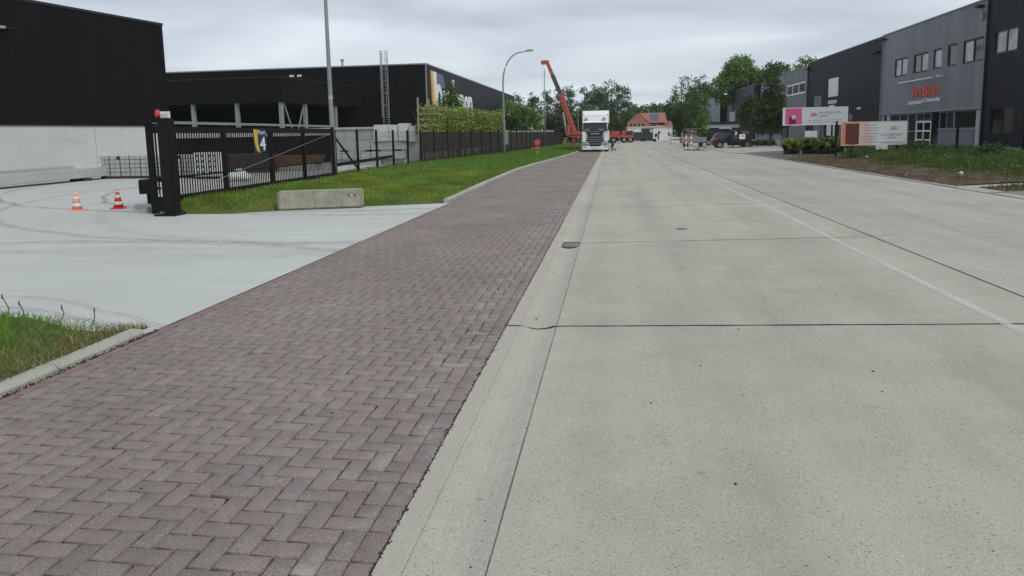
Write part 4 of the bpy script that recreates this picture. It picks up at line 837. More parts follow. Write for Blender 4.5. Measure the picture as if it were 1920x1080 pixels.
for i, (x, y, h, r, mm, lb) in enumerate(((6.0, 182, 8.6, 3.2, 'leaf_oak', 'green tree directly behind the brick gable'), (10.2, 190, 9.2, 3.2, 'leaf_oak', 'green tree behind the red roof ridge'), (14.5, 200, 9.4, 3.0, 'leaf_pine', 'dark pine above the solar panels'), (18.8, 202, 9.8, 3.4, 'leaf_pine', 'dark pine right of the solar panels'))):
    tree('tree', lb, (x, y, 0), [(0, 0, h*.62, r, r, h*.36), (r*.4, 0, h*.45, r*.9, r, h*.33)], mm, 150, 30, .5, .28, .22, 150+i, None, shell=.5)
# trees on the right
tree('tree', 'tall dark loose tree, leftmost of the group before the far units', (13.7, 145, 0), [(0, 0, 3.6, 2.6, 2.4, 3.4), (0, 0, 6.8, 2.6, 2.6, 4.6), (.9, 0, 10.6, 1.3, 1.3, 2.2), (-1.8, 0, 5.2, 1.9, 2, 3.6), (2.4, 0, 5, 1.8, 2, 3.6)], 'leaf_oak', 260, 24, .34, .17, .22, 161, shell=.4)
tree('tree', 'second tall tree of the group, with an open spiky crown', (16.6, 140, 0), [(0, 0, 3.2, 2.0, 2, 3.0), (0, 0, 7.2, 2.2, 2.4, 4.8), (.3, 0, 11.2, 1.0, 1.0, 1.7), (-.8, 0, 4, 2.2, 2, 3.2)], 'leaf_oak', 190, 24, .34, .17, .22, 162, shell=.45)
tree('tree', 'big bright broad crowned tree rising highest behind the units', (24.2, 142, 0), [(0, 0, 11.4, 3.3, 3.3, 4.0), (-2.2, 0, 9.6, 2.4, 2.6, 3.2), (2.4, 0, 10.4, 2.4, 2.6, 3.2), (.4, 0, 14.0, 1.8, 1.8, 2.0)], 'leaf_bright', 360, 34, .45, .23, .28, 163, shell=.6)
tree('tree', 'loose tree right of the highest crown behind the pale unit', (28.8, 136, 0), [(0, 0, 10.2, 2.0, 2.0, 3.6), (1.6, 0, 11.2, 1.6, 1.6, 2.6)], 'leaf_oak', 170, 28, .4, .22, .24, 164, shell=.4)
tree('tree', 'farthest right tree top showing above the grey unit roof', (31.5, 124, 0), [(0, 0, 10.8, 1.8, 1.8, 2.6), (1.4, 0, 9.6, 1.8, 1.8, 2.4)], 'leaf_bright', 130, 30, .4, .22, .24, 165, shell=.5)
tree('tree', 'medium green tree filling in behind the grey end unit', (21.5, 182, 0), [(0, 0, 9.0, 3.0, 2.8, 4.6), (-2.2, 0, 7.5, 2.4, 2.4, 4.0), (2.4, 0, 10.0, 2.4, 2.4, 4.0)], 'leaf_oak', 300, 26, .42, .22, .25, 175, shell=.4)
tree('tree', 'young light green tree beside the dark parked pickup', (9.8, 80, 0), [(0, 0, 2.6, .75, .75, 1.2), (.1, 0, 3.4, .4, .4, .5)], 'leaf_bright', 70, 26, .16, .10, .06, 166, shell=.4)
tree('tree', 'dark dense pyramidal tree before the grey units at right', (14.9, 70, 0), [(0, 0, 3.4, 1.5, 1.4, 2.1), (.1, 0, 5.4, .8, .8, 1.7), (-1.0, 0, 2.5, .9, .9, 1.3), (.9, 0, 2.7, .85, .9, 1.5)], 'leaf_dark', 330, 28, .22, .11, .13, 167, shell=.35)
tree('tree', 'second dark tree close left of the pyramidal one', (14.2, 77, 0), [(0, 0, 3.2, 1.1, 1.1, 1.6), (.0, 0, 4.3, .6, .6, 1.0)], 'leaf_dark', 140, 28, .22, .12, .1, 168, shell=.35)
tree('tree', 'slim young tree standing before the white wall letters', (-12.9, 57.0, 0), [(0, 0, 3.9, 1.05, 1.0, 1.6), (0, 0, 5.2, .45, .45, 1.0), (0, 0, 6.1, .15, .15, .5)], 'leaf_oak', 105, 22, .2, .10, .07, 169, shell=.3)
# --- hedge on a trellis behind the fence
hd = thing('hedge', 'green clipped hedge growing on the trellis above the fence', 'hedge', (-11.3, 52, 0))
rng = np.random.default_rng(55); HX = lambda y: np.interp(y, [43, 64.5], [-12.15, -10.0]); n = 900; yy = 43.6+rng.power(1.15, n)*20.6; dens = rng.random(n) < np.clip((yy-42)/9, .22, 1); yy = yy[dens]; n = len(yy)
zz = rng.uniform(.3, 1, n)**.8*3.1+.45; K = np.column_stack([HX(yy)+rng.normal(0, .10, n), yy, zz]); P = np.repeat(K, 26, 0)+rng.normal(0, .2, (n*26, 3))*np.array([.8, 1.3, 1.1]); P[:, 2] = np.clip(P[:, 2], .1, 3.75+.1*np.sin(P[:, 1]*3))
V = leaves(P, .10, rng); t_ = np.repeat((np.repeat(np.exp(rng.normal(0, .25, n)), 26)*np.exp(rng.normal(0, .25, n*26)))[:, None]*np.array([[1, 1, 1]]), 4, 0); o = link('foliage', mesh_np('foliage', V, np.arange(len(V)).reshape(-1, 4), 'leaf_hedge', t_), hd, world=True)
for y in np.arange(44.5, 64.5, 1.8): wpart('trunk', MB().tube([(HX(y), y, 0), (HX(y)+.03, y, 2.8)], [.05, .02], 6), 'bark', hd)
tr = thing('trellis', 'weathered wooden trellis with posts and rails behind the fence', 'trellis', (-11.2, 52, 0))
for i, y in enumerate(np.arange(43.3, 64.6, 1.9)): x = float(HX(y))+.14; wpart('post', MB().box(x-.05, x+.05, y-.05, y+.05, 0, 4.15 if i < 2 else 3.65), 'wood_trellis', tr)
for y0 in np.arange(43.3, 64.5, 5.7):
    for z in np.arange(1.0, 3.6, .36): y1 = min(y0+5.7, 64.4); wpart('slat', MB().bar((float(HX(y0))+.20, y0, z), (float(HX(y1))+.20, y1, z), .03, .07), 'wood_trellis', tr)
# --- box shrubs in tubs
for i, (x, y, r, hh, lb) in enumerate(((11.45, 47.6, .66, .95, 'yellow green box shrub at the left end of the row'), (12.25, 46.2, .68, 1.0, 'second box shrub from the left, round'), (12.75, 44.6, .6, .95, 'third box shrub, darkest and nearest the road'), (13.6, 46.0, .7, 1.0, 'fourth box shrub, behind the third'), (14.2, 44.0, .6, .85, 'box shrub at the right end of the row, merging with weeds'))):
    t = thing('box_shrub', lb, 'shrub', (x, y, right_z(x, y)*.8+.03), 0, 'clipped box shrubs in a row'); rng = np.random.default_rng(70+i); V, Fx, T_, K = crown([(0, 0, .55, r, r, .45)], 70, 44, .07, .042, 70+i, .75)
    z = V[:, 2]; link('foliage', mesh_np('foliage', V, Fx, 'leaf_box', T_*np.array([[1.6, 1.4, 1]]) if i == 0 else T_), t)
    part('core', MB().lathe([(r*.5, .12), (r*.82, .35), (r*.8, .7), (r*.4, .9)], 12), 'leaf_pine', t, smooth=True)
    part('tub', MB().lathe([(r*.72, 0), (r*.8, .24), (r*.74, .24)], 14), 'trim_black', t)

# ================================================================== RIGHT SIDE BUILDINGS (facade plane faces -X)
def holed(mb, u0, u1, z0, z1, holes, f, depth=.16):
    us = sorted({u0, u1, *[h[0] for h in holes], *[h[1] for h in holes]}); zs = sorted({z0, z1, *[h[2] for h in holes], *[h[3] for h in holes]})
    for a, b in zip(us[:-1], us[1:]):
        for c, d in zip(zs[:-1], zs[1:]):
            mu, mz_ = (a+b)/2, (c+d)/2
            if any(h[0] < mu < h[1] and h[2] < mz_ < h[3] for h in holes): continue
            mb.quad(f(a, c, 0), f(b, c, 0), f(b, d, 0), f(a, d, 0))
    for (a, b, c, d) in holes:
        for (p, q) in (((a, c), (b, c)), ((b, c), (b, d)), ((b, d), (a, d)), ((a, d), (a, c))): mb.quad(f(*p, 0), f(*q, 0), f(*q, depth), f(*p, depth))
    return mb
def window(parent, f, u0, u1, z0, z1, nm=2, fm='trim_black', panes=('glass_pale',), fw=.07, rows=1, at=.09, name='window'):
    b = MB(); g = .003; u0 += g; u1 -= g; z0 += g; z1 -= g
    for (a, c, d, e) in ((u0, u1, z0, z0+fw), (u0, u1, z1-fw, z1), (u0, u0+fw, z0+fw, z1-fw), (u1-fw, u1, z0+fw, z1-fw)): b.prism([(a, d), (c, d), (c, e), (a, e)], f, at-.05, at+.05)
    w = (u1-u0-fw)/nm
    for i in range(1, nm): uu = u0+i*w; b.prism([(uu, z0+fw), (uu+fw, z0+fw), (uu+fw, z1-fw), (uu, z1-fw)], f, at-.045, at+.045)
    hh = (z1-z0-fw)/rows
    for j in range(1, rows): zz = z0+j*hh; b.prism([(u0+fw, zz), (u1-fw, zz), (u1-fw, zz+fw), (u0+fw, zz+fw)], f, at-.04, at+.04)
    o = wpart(name, b, fm, parent)
    for i in range(nm):
        for j in range(rows):
            a, c = u0+i*w+fw*.8, u0+(i+1)*w+fw*.2; d, e = z0+j*hh+fw*.8, z0+(j+1)*hh+fw*.2
            wpart('pane', MB().prism([(a, d), (c, d), (c, e), (a, e)], f, at, at+.012), panes[(i+j) % len(panes)], o)
    return o
def facade(X): return lambda u, z, d: (X+d, u, z)
def unit(label, X, y0, y1, H, m, holes, depth=18, end=True, cap='trim_grey', base=-.05, end_m=None):
    t = thing('commercial_unit', label, 'building', (X+4, (y0+y1)/2, 0), 0, 'row of commercial units along the right'); f = facade(X)
    wpart('wall', holed(MB(), y0, y1, base, H, holes, f), m, t)
    sh = MB().box(X+.2, X+depth, y0, y0+.02, base, H).box(X+.2, X+depth, y1-.02, y1, base, H).box(X+.2, X+depth, y0+.02, y1-.02, H-.3, H-.1).box(X, X+.2, y0, y0+.02, base, H).box(X, X+.2, y1-.02, y1, base, H)
    wpart('side_walls', sh, end_m or m, t); wpart('roof_trim', MB().box(X-.06, X+.25, y0-.01, y1+.01, H, H+.09), cap, t)
    wpart('back_fill', MB().box(X+.30, X+.5, y0+.02, y1-.02, base, H-.35), 'joint_filler', t)
    return t, f
# 1 rightmost dark unit
hs = [(42.75, 45.1, 5.72, 7.1), (42.7, 45.1, 1.28, 2.74)]
t, f = unit('dark charcoal unit with one pale window at the right edge', 21.9, 28, 46.05, 9.35, 'clad_charcoal', hs+[(36, 38.4, 5.72, 7.1)], base=.5)
window(t, f, *hs[0], 2, 'trim_black', ('glass_pale',), .12); window(t, f, *hs[1], 2, 'trim_black', ('glass_brown', 'glass_dark')); window(t, f, 36, 38.4, 5.72, 7.1, 2)
wpart('plinth', MB().box(21.95, 22.3, 28, 46.05, -.05, .5), 'precast', t)
wpart('downpipe', MB().tube([(21.84, 45.95, .5), (21.84, 45.95, 9.2)], .05, 8), 'trim_black', t)
# 2 grey unit with red lettering
W = [(57.6, 60.0, 5.58, 6.96), (54.05, 56.5, 5.58, 6.96), (51.95, 53.25, 5.6, 6.98), (49.85, 51.15, 5.6, 7.02), (46.55, 49.05, 5.58, 7.02)]
shop = (46.5, 62.35, .05, 2.70)
t, f = unit('grey ribbed unit with red lettering, five windows and a glazed shopfront', 22, 46.1, 62.6, 9.1, 'clad_grey', W+[shop])
for i, w in enumerate(W): window(t, f, *w, 2 if i in (0, 1, 4) else 1, 'trim_black', (('glass_pale',), ('glass_pale', 'glass_shop'), ('glass_pale',), ('glass_shop',), ('glass_shop', 'glass_pale'))[i], .11)
wpart('lintel', MB().box(21.9, 22.02, 46.1, 62.6, 2.72, 2.84), 'trim_grey', t)
def shopwall(u0, u1, z0, z1): wpart('pillar', MB().box(22.03, 22.35, u0, u1, z0, z1), 'precast', t)
shopwall(46.52, 47.0, .06, 2.69); shopwall(60.7, 61.2, .06, 2.69); shopwall(62.0, 62.3, .06, 2.69)
# grey block dado built of single blocks
for r in range(7):
    y = 47.02+(r % 2)*.2
    while y < 51.9:
        y1 = min(y+.39, 51.95); wpart('wall_block', MB().cbox(22.02, 22.2, y+.006, y1-.006, .07+r*.195, .07+(r+1)*.195-.012, .004), 'block_grey', t); y = y1+.004
wpart('dado_core', MB().box(22.06, 22.25, 47.01, 51.96, .06, 1.43), 'mortar', t); wpart('sill', MB().box(21.96, 22.28, 47.0, 52.0, 1.44, 1.52), 'trim_grey', t)
window(t, f, 47.02, 49.9, 1.53, 2.69, 1, 'trim_grey', ('glass_dark',), .06, 1, .12); window(t, f, 49.92, 52.0, 1.53, 2.69, 2, 'trim_grey', ('glass_shop', 'glass_dark'), .06, 1, .12)
window(t, f, 52.05, 53.2, .08, 2.69, 1, 'trim_black', ('glass_dark',), .06, 1, .14)
window(t, f, 53.22, 55.7, 2.12, 2.69, 2, 'trim_grey', ('glass_shop',), .06, 1, .12); dd = window(t, f, 53.22, 55.7, .08, 2.10, 2, 'white_paint', ('glass_dark',), .10, 3, .12, 'door')
wpart('door_handle', MB().tube([(21.98, 54.4, .9), (21.98, 54.4, 1.4)], .02, 6), 'steel_galv', dd)
for a, c in ((55.75, 57.2), (57.22, 58.7), (58.72, 60.65), (61.22, 61.95)): window(t, f, a, c, .08, 2.69, 1, 'trim_grey', ('glass_shop',), .07, 2, .13)
put_text('V', 1.0, 'text_red', t, (21.97, 56.25, 3.84), (0, -1, 0), depth=.02, width=.72, height=.85, shear=.15, bold=0, name='lettering')
put_text('AN', 1.0, 'text_red', t, (21.97, 55.38, 3.86), (0, -1, 0), depth=.02, width=1.05, height=.6, shear=.15, bold=0, name='lettering')
put_text('B', 1.0, 'text_red', t, (21.97, 54.22, 3.86), (0, -1, 0), depth=.02, width=.68, height=.82, shear=.15, bold=0, name='lettering')
put_text('ALEN', 1.0, 'text_red', t, (21.97, 52.98, 3.88), (0, -1, 0), depth=.02, width=1.75, height=.6, shear=.15, bold=0, name='lettering')
put_text('Schrijnwerkerij', .4, 'text_white', t, (21.97, 55.86, 3.36), (0, -1, 0), depth=.015, width=2.4, height=.38, bold=.006, name='lettering')
put_text('&', .4, 'text_white', t, (21.97, 54.42, 3.43), (0, -1, 0), depth=.015, width=.22, height=.3, bold=.006, name='lettering')
put_text('Timmerwerken', .4, 'text_white', t, (21.97, 53.02, 3.43), (0, -1, 0), depth=.015, width=2.3, height=.31, bold=.006, name='lettering')
wpart('sign_lamp', MB().box(21.55, 21.65, 52.3, 58.05, 5.0, 5.07), 'white_paint', t); wpart('sign_lamp_arm', MB().box(21.65, 22.0, 53.4, 53.45, 5.02, 5.05).box(21.65, 22.0, 56.8, 56.85, 5.02, 5.05), 'steel_galv', t)
wpart('camera', MB().box(21.6, 22, 51.55, 51.7, 5.02, 5.14), 'white_paint', t); wpart('gutter_spout', MB().box(21.6, 22, 46.7, 47.2, 8.72, 8.86), 'trim_black', t); wpart('gutter_spout', MB().box(21.6, 22, 61.9, 62.4, 8.72, 8.84), 'trim_black', t)
wpart('junction_box', MB().box(21.85, 22, 46.6, 46.9, 8.0, 8.4), 'trim_grey', t); wpart('edge_profile', MB().box(21.93, 22.0, 62.55, 62.63, 0, 9.1), 'trim_grey', t)
# 3 dark unit with white board
hs = [(79.6, 82.9, .1, 5.3)]
t, f = unit('black unit with a blank white board high on its wall', 22.02, 62.65, 84.8, 9.05, 'clad_charcoal', hs)
b_ = wpart('door', MB().prism([(79.62, .12), (82.88, .12), (82.88, 5.28), (79.62, 5.28)], f, .10, .14), 'clad_mid', t)
for z in np.arange(.7, 5.2, .58): wpart('door_groove', MB().prism([(79.62, z), (82.88, z), (82.88, z+.02), (79.62, z+.02)], f, .09, .1), 'trim_black', b_)
wpart('white_board', MB().prism([(73.9, 4.88), (77.0, 4.88), (77.0, 6.7), (73.9, 6.7)], f, -.06, -.01), 'white_paint', t)
wpart('small_board', MB().prism([(74.3, 4.2), (77.0, 4.2), (77.0, 4.52), (74.3, 4.52)], f, -.05, -.01), 'white_paint', t); wpart('board_print', MB().prism([(74.7, 4.31), (76.6, 4.31), (76.6, 4.40), (74.7, 4.40)], f, -.058, -.052), 'text_grey', t)
wpart('small_board', MB().prism([(74.9, 3.7), (76.6, 3.7), (76.6, 4.05), (74.9, 4.05)], f, -.05, -.01), 'white_paint', t); wpart('white_board', MB().prism([(74.6, 1.0), (77.2, 1.0), (77.2, 2.3), (74.6, 2.3)], f, -.05, -.01), 'plaster_white', t)
wpart('wall_lamp', MB().box(21.8, 22, 67.2, 67.7, 3.35, 3.55), 'white_paint', t); wpart('gutter_spout', MB().box(21.6, 22, 63.2, 64.5, 7.9, 8.0), 'trim_black', t); wpart('gutter_spout', MB().box(21.6, 22, 84.0, 84.6, 8.2, 8.4), 'trim_black', t)
for a in (69.5, 72.2, 78.2): wpart('pilaster', MB().box(21.93, 22.02, a, a+.7, .0, 3.0), 'clad_mid', t)
# 4 grey unit with strip window
hs = [(86.1, 95.0, 5.82, 7.22)]
t, f = unit('grey unit with a three pane strip window, behind the dark tree', 22, 84.85, 97, 8.75, 'clad_mid', hs)
window(t, f, *hs[0], 3, 'plaster_white', ('glass_dark',), .22); wpart('edge_profile', MB().box(21.92, 22.0, 84.86, 84.98, 0, 8.7), 'trim_black', t)
t, f = unit('pale grey unit mostly hidden by the dark tree', 24.2, 97.05, 121.9, 9.2, 'clad_pale', [(100, 103, 1, 3), (108, 112, 1, 3)]); window(t, f, 100, 103, 1, 3); window(t, f, 108, 112, 1, 3)
hs = [(123.5, 125.6, 4.0, 6.9), (128, 129.8, 5.0, 6.8), (132, 134.3, 4.4, 7.0), (125, 127, 1, 2.6), (130, 132, 1, 2.6)]
t, f = unit('dark blue grey unit with narrow tall windows', 23.2, 122, 139, 9.05, 'clad_blue', hs, end_m='clad_charcoal')
for h in hs: window(t, f, *h, 1, 'trim_black', ('glass_dark',), .1)
t, f = unit('light grey unit with a blank white panel', 23.25, 139.05, 149.9, 8.6, 'clad_mid', [(141, 143, 4.2, 6.6)]); window(t, f, 141, 143, 4.2, 6.6, 1, 'trim_black', ('glass_dark',)); wpart('white_panel', MB().prism([(140.0, 2.9), (146.0, 2.9), (146, 5.3), (140, 5.3)], f, -.08, -.02), 'white_paint', t)
t, f = unit('grey end unit with a dark side, last before the trees', 21.9, 150, 172, 8.95, 'clad_pale', [], end_m='clad_charcoal', cap='clad_pale'); wpart('edge_profile', MB().box(21.8, 21.9, 169.6, 172, 0, 8.95), 'clad_pale', t)
# low white annex with black flat roof
t = thing('carport', 'low white annex under a black flat roof behind the grey car', 'annex', (14, 98, 0)); wpart('wall', MB().box(12.4, 16.8, 98, 101, 0, 2.55), 'plaster_white', t); wpart('flat_roof', MB().box(12.0, 17.0, 97.7, 101.2, 2.55, 2.9), 'trim_black', t); wpart('window', MB().box(12.9, 14.2, 97.94, 98.02, 1.3, 2.1), 'glass_dark', t)

# ---- banners on posts
def banner(loc, rz, w, z0, z1, label, style):
    t = thing('banner', label, 'banner', loc, rz, 'advertising banners before the grey facade')
    part('sheet', MB().box(-w/2, w/2, -.012, .012, z0, z1), 'banner_white', t); h = z1-z0
    fr = MB()
    for a, c, d, e in ((-w/2-.03, w/2+.03, z1, z1+.04), (-w/2-.03, w/2+.03, z0-.04, z0), (-w/2-.03, -w/2, z0, z1), (w/2, w/2+.03, z0, z1)): fr.box(a, c, -.02, .02, d, e)
    part('frame', fr, 'white_paint' if style == 0 else 'banner_peach', t)
    def F_(u, z, d): return (u, -.014-d, z)
    def lotus(cx, cz, s, m):
        for q, l in ((0, 1.0), (-.5, .92), (.5, .92), (-1.0, .85), (1.0, .85)):
            tip = (cx+s*math.sin(q)*l, cz+s*math.cos(q)*l*.95); dx_, dz_ = tip[0]-cx, tip[1]-cz; nx_, nz_ = -dz_*.26, dx_*.26
            part('petal', MB().prism([(cx+dx_*.12, cz+dz_*.12), (cx+dx_*.55+nx_, cz+dz_*.55+nz_), tip, (cx+dx_*.55-nx_, cz+dz_*.55-nz_)], F_, .001+.001*abs(q), .004+.002*abs(q)), m, t)
    if style == 0:
        part('picture', MB().prism([(-w/2+.14, z0+.03), (-w/2+.85, z0-.12), (-w/2+1.16, z0+.02), (-w/2+1.16, z1-.01), (-w/2+.14, z1-.01)], F_, .0, .004), 'banner_pink', t)
        part('picture_motif', MB().prism([(-w/2+.4, z0+.05), (-w/2+.78, z0+.05), (-w/2+.78, z0+.35), (-w/2+.6, z0+.3), (-w/2+.42, z0+.6), (-w/2+.36, z0+.4)], F_, .005, .008), 'banner_dark', t)
        part('picture_light', MB().prism([(-w/2+.55, z0+.38), (-w/2+.78, z0+.42), (-w/2+.72, z0+.62), (-w/2+.52, z0+.56)], F_, .009, .011), 'banner_white', t)
        lotus(-w/2+1.9, z0+.50, .32, 'petal_pink')
        put_text('sunlighten', .2, 'text_grey', t, (w/2-1.10, -.018, z1-.38), (1, 0, 0), width=1.35, height=.25, depth=.002, world=False); put_text('center', .1, 'text_grey', t, (w/2-1.45, -.018, z1-.56), (1, 0, 0), width=.55, height=.11, depth=.002, world=False)
        for i, (a, c) in enumerate(((-w/2+1.55, w/2-.3), (-w/2+1.6, w/2-.4))):
            b = MB(); u_ = a
            while u_ < c: l = random.uniform(.08, .24); b.prism([(u_, z0+.24-i*.14), (u_+l, z0+.24-i*.14), (u_+l, z0+.28-i*.14), (u_, z0+.28-i*.14)], F_, 0, .003); u_ += l+.05
            tag(part('small_print', b, 'text_grey', t), kind='stuff')
    else:
        part('picture_ground', MB().prism([(-w/2, z0), (-w/2+.85, z0), (-w/2+.85, z1), (-w/2, z1)], F_, 0, .003), 'banner_orange', t)
        part('picture', MB().prism([(-w/2+.18, z0+.06), (-w/2+.5, z0+.0), (-w/2+.84, z0+.05), (-w/2+.84, z1-.06), (-w/2+.18, z1-.06)], F_, .004, .007), 'banner_brown', t)
        part('picture_tint', MB().prism([(-w/2+.88, z0), (-w/2+1.5, z0), (-w/2+1.3, z1), (-w/2+.88, z1)], F_, 0, .003), 'banner_peach', t)
        lotus(w/2-.62, z1-.42, .28, 'petal_gold'); put_text('sunlighten', .2, 'text_grey', t, (w/2-.72, -.018, z0+.44), (1, 0, 0), width=1.05, height=.2, depth=.002, world=False); put_text('center', .1, 'text_grey', t, (w/2-.72, -.018, z0+.29), (1, 0, 0), width=.45, height=.09, depth=.002, world=False)
        b = MB()
        for i in range(7): b.prism([(-w/2+1.05, z1-.16-i*.14), (-w/2+1.05+random.uniform(.5, .8), z1-.16-i*.14), (-w/2+1.75, z1-.12-i*.14), (-w/2+1.05, z1-.12-i*.14)], F_, .004, .007)
        b.prism([(w/2-1.35, z0+.08), (w/2-.15, z0+.08), (w/2-.15, z0+.12), (w/2-1.35, z0+.12)], F_, .004, .007); tag(part('small_print', b, 'text_grey', t), kind='stuff')
    for u_ in ((-w/2+.32, w/2-.9) if style == 0 else (-w/2+.5, w/2-.4)): part('post', MB().box(u_-.045, u_+.045, .02, .11, 0, z1-.02), 'black_paint', t)
    return t
banner((12.94, 48, right_z(12.9, 48)), .05, 3.98, 2.0-.2, 3.05-.2, 'upper white banner with a pink picture on tall posts', 0)
banner((13.1, 38, right_z(13.1, 38)), .06, 3.15, .66, 1.78, 'lower banner with an orange and brown picture over the weeds', 1)
single('hanging_notice', MB().box(13.2, 13.75, 37.93, 37.96, .62, .86), 'plaque_white', 'small white notice hanging below the lower banner', 'sign')
def stake(x, y, h, r, label): single('fence_post', MB().box(x-r, x+r, y-r, y+r, right_z(x, y)-.05, right_z(x, y)+h), 'black_paint', label, 'post', 'dark posts before the grey facade')
stake(11.95, 40.2, 1.95, .045, 'dark post at the left end of the lower banner'); stake(16.6, 37.1, 1.95, .05, 'dark post before the grey block wall of the shopfront'); stake(19.3, 36.6, 1.9, .06, 'dark post at the seam of the grey and black units'); stake(13.35, 24.6, 1.1, .012, 'thin iron stake in the weeds at right')
# ---- gateway clutter before the units
def rbox(name, x0, x1, y0, y1, z0, z1, m, label, cat, bev=.015, group=None): return single(name, MB().box(x0, x1, y0, y1, z0, z1), m, label, cat, group, bev)
t = thing('delineator', 'red and white striped barrier post, left of the pair', 'barrier post', (6.55, 64.6, .03), 0, 'striped barrier posts'); 
def delineator(t):
    for i in range(6): part('stripe_band', MB().raw([(-.08, -.02, .1+i*.22), (.08, -.02, .15+i*.22), (.08, -.02, .37+i*.22), (-.08, -.02, .32+i*.22), (-.08, .02, .1+i*.22), (.08, .02, .15+i*.22), (.08, .02, .37+i*.22), (-.08, .02, .32+i*.22)], [(0, 1, 2, 3), (7, 6, 5, 4), (0, 4, 5, 1), (1, 5, 6, 2), (2, 6, 7, 3), (3, 7, 4, 0)]), 'stripe_faded' if i % 2 else 'cone_white', t)
    part('foot', MB().cbox(-.25, .25, -.15, .15, 0, .1, .03), 'tyre', t)
delineator(t); c_ = copy_tree(t, None, (6.92, 63.9, .03), .15); c_['label'] = 'red and white striped barrier post, right of the pair'
bm = bmesh.new(); bmesh.ops.create_grid(bm, x_segments=26, y_segments=10, size=1)
for v in bm.verts:
    r = math.hypot(v.co.x, v.co.y); z = max(0, 1-r)*.5*(.6+.5*math.sin(v.co.x*9)*math.sin(v.co.y*7+2)); v.co = Vector((v.co.x*1.15+7.25, v.co.y*.5+63.3, .02+z*.5))
me = bpy.data.meshes.new('rubble_heap'); bm.to_mesh(me); bm.free(); me.materials.append(M('soil')); tag(link('rubble_heap', me), 'low dark heap of soil at the feet of the barrier posts', 'soil heap')
t = thing('info_board', 'black board with white emblem before the grey car', 'sign', (12.1, 69.0, .05)); part('board', MB().box(-.95, .9, -.03, .03, .55, 1.95), 'trim_black', t); part('emblem', MB().prism([(-.68, 1.2), (-.48, 1.22), (-.42, 1.38), (-.5, 1.58), (-.68, 1.62), (-.57, 1.45)], lambda u, z, d: (u, -.034-d, z), 0, .004), 'plaque_white', t)
for z in (1.5, 1.36, .98): part('print_line', MB().box(.0, .62, -.036, -.031, z, z+.05) if z > 1 else MB().box(-.75, -.3, -.036, -.031, z, z+.05), 'text_grey', t)
for x in (-.8, .8): part('post', MB().box(x-.05, x+.05, .03, .12, 0, 1.95), 'trim_black', t)
t = thing('sign', 'small white sign on two dark posts before the black board', 'sign', (12.0, 68.2, .05)); part('plate', MB().box(-.26, .26, -.02, .02, .85, 1.3), 'white_paint', t); part('print', MB().box(-.12, .12, -.026, -.021, 1.08, 1.18), 'text_grey', t)
for x in (-.14, .14): part('post', MB().box(x-.035, x+.035, .02, .08, 0, 1.0), 'trim_black', t)
for k_, (x, y, lb) in enumerate(((10.6, 68.8, 'short round concrete bollard beside the rear wheel of the grey car'), (9.0, 71.5, 'short round concrete bollard behind the striped posts'), (14.6, 62.4, 'pale concrete bollard beside the dark tree trunk'))): single('bollard', MB().lathe([(.17, 0), (.17, .38), (.13, .46), (.0, .48)], 12, (x, y, .05)), 'precast', lb, 'bollard', 'concrete bollards by the forecourt')
rbox('blue_bin', 14.75, 15.05, 63.0, 63.3, .05, .72, 'plastic_blue', 'small dark blue bin under the pyramidal tree', 'bin'); rbox('white_pot', 14.9, 15.1, 62.0, 62.2, .05, .32, 'plaster_white', 'little white pot before the blue bin', 'pot')
rbox('letter_box', 15.6, 16.5, 60.4, 60.7, 1.0, 1.55, 'plaster_white', 'pale box on a post left of the upper banner', 'letter box'); single('letter_box_post', MB().box(16.0, 16.1, 60.5, 60.6, .05, 1.0), 'trim_black', 'dark post carrying the pale box', 'post')
for k_, (x, y, w, lb) in enumerate(((15.0, 62.0+12, 3.2, 'low green hedge under the dark tree, left'), (17.6, 72.5, 2.4, 'low green hedge under the dark tree, right'))):
    V, Fx, T_, K = crown([(0, 0, .3, w/2, .5, .3)], 60, 40, .12, .07, 90+k_, .3); t = thing('low_hedge', lb, 'hedge', (x, y, .05), 0, 'low hedges under the dark tree'); link('foliage', mesh_np('foliage', V, Fx, 'leaf_dark', T_), t)
    b = MB(); [b.tube([(-w/2+.4*j, 0, 0), (-w/2+.4*j, .02, .35)], .02, 5) for j in range(int(w/.4))]; part('stem', MB().tube([(0, 0, 0), (0, .02, .4)], .03, 5), 'bark', t)
for k_, (x, lb) in enumerate(((16.2, 'pale door leaf, left, under the grey unit'), (17.6, 'pale door leaf, middle, under the grey unit'), (19.2, 'pale door leaf, right, under the grey unit'))): rbox('door_panel', x, x+.75, 84+k_*.4, 84.1+k_*.4, .05, 2.1, 'clad_pale', lb, 'door', .01, 'pale door leaves leaning by the units')
# wooden rail fence and far clutter
t = thing('rail_fence', 'grey wooden rail fence at the far bend of the road', 'fence', (9.5, 93, 0))
for i in range(4): part('post', MB().box(-2.0+i*1.3, -1.88+i*1.3, -.06, .06, 0, 1.5), 'wood_trellis', t)
for z in (.35, .85): part('rail', MB().box(-2, 2, -.085, -.06, z, z+.14), 'plaster_white', t)
t = thing('trailer', 'dark low trailer behind the striped barrier posts', 'trailer', (8.6, 78, 0)); part('bed', MB().box(-1.3, 1.3, -.9, .9, .5, 1.05), 'plastic_black', t, bev=.04); part('tailboard', MB().box(-1.32, 1.32, -.95, -.9, .55, 1.1), 'trim_grey', t); part('frame_arch', MB().tube([(-1.2, -.9, 1.0), (-1.15, -.9, 1.75), (-.9, -.9, 1.95), (.9, -.9, 1.95)], .03, 6), 'wood_trellis', t)
for x in (-.8, .8): part('wheel', MB().tube([(x, -.92, .3), (x, -.70, .3)], .3, 14), 'tyre', t)
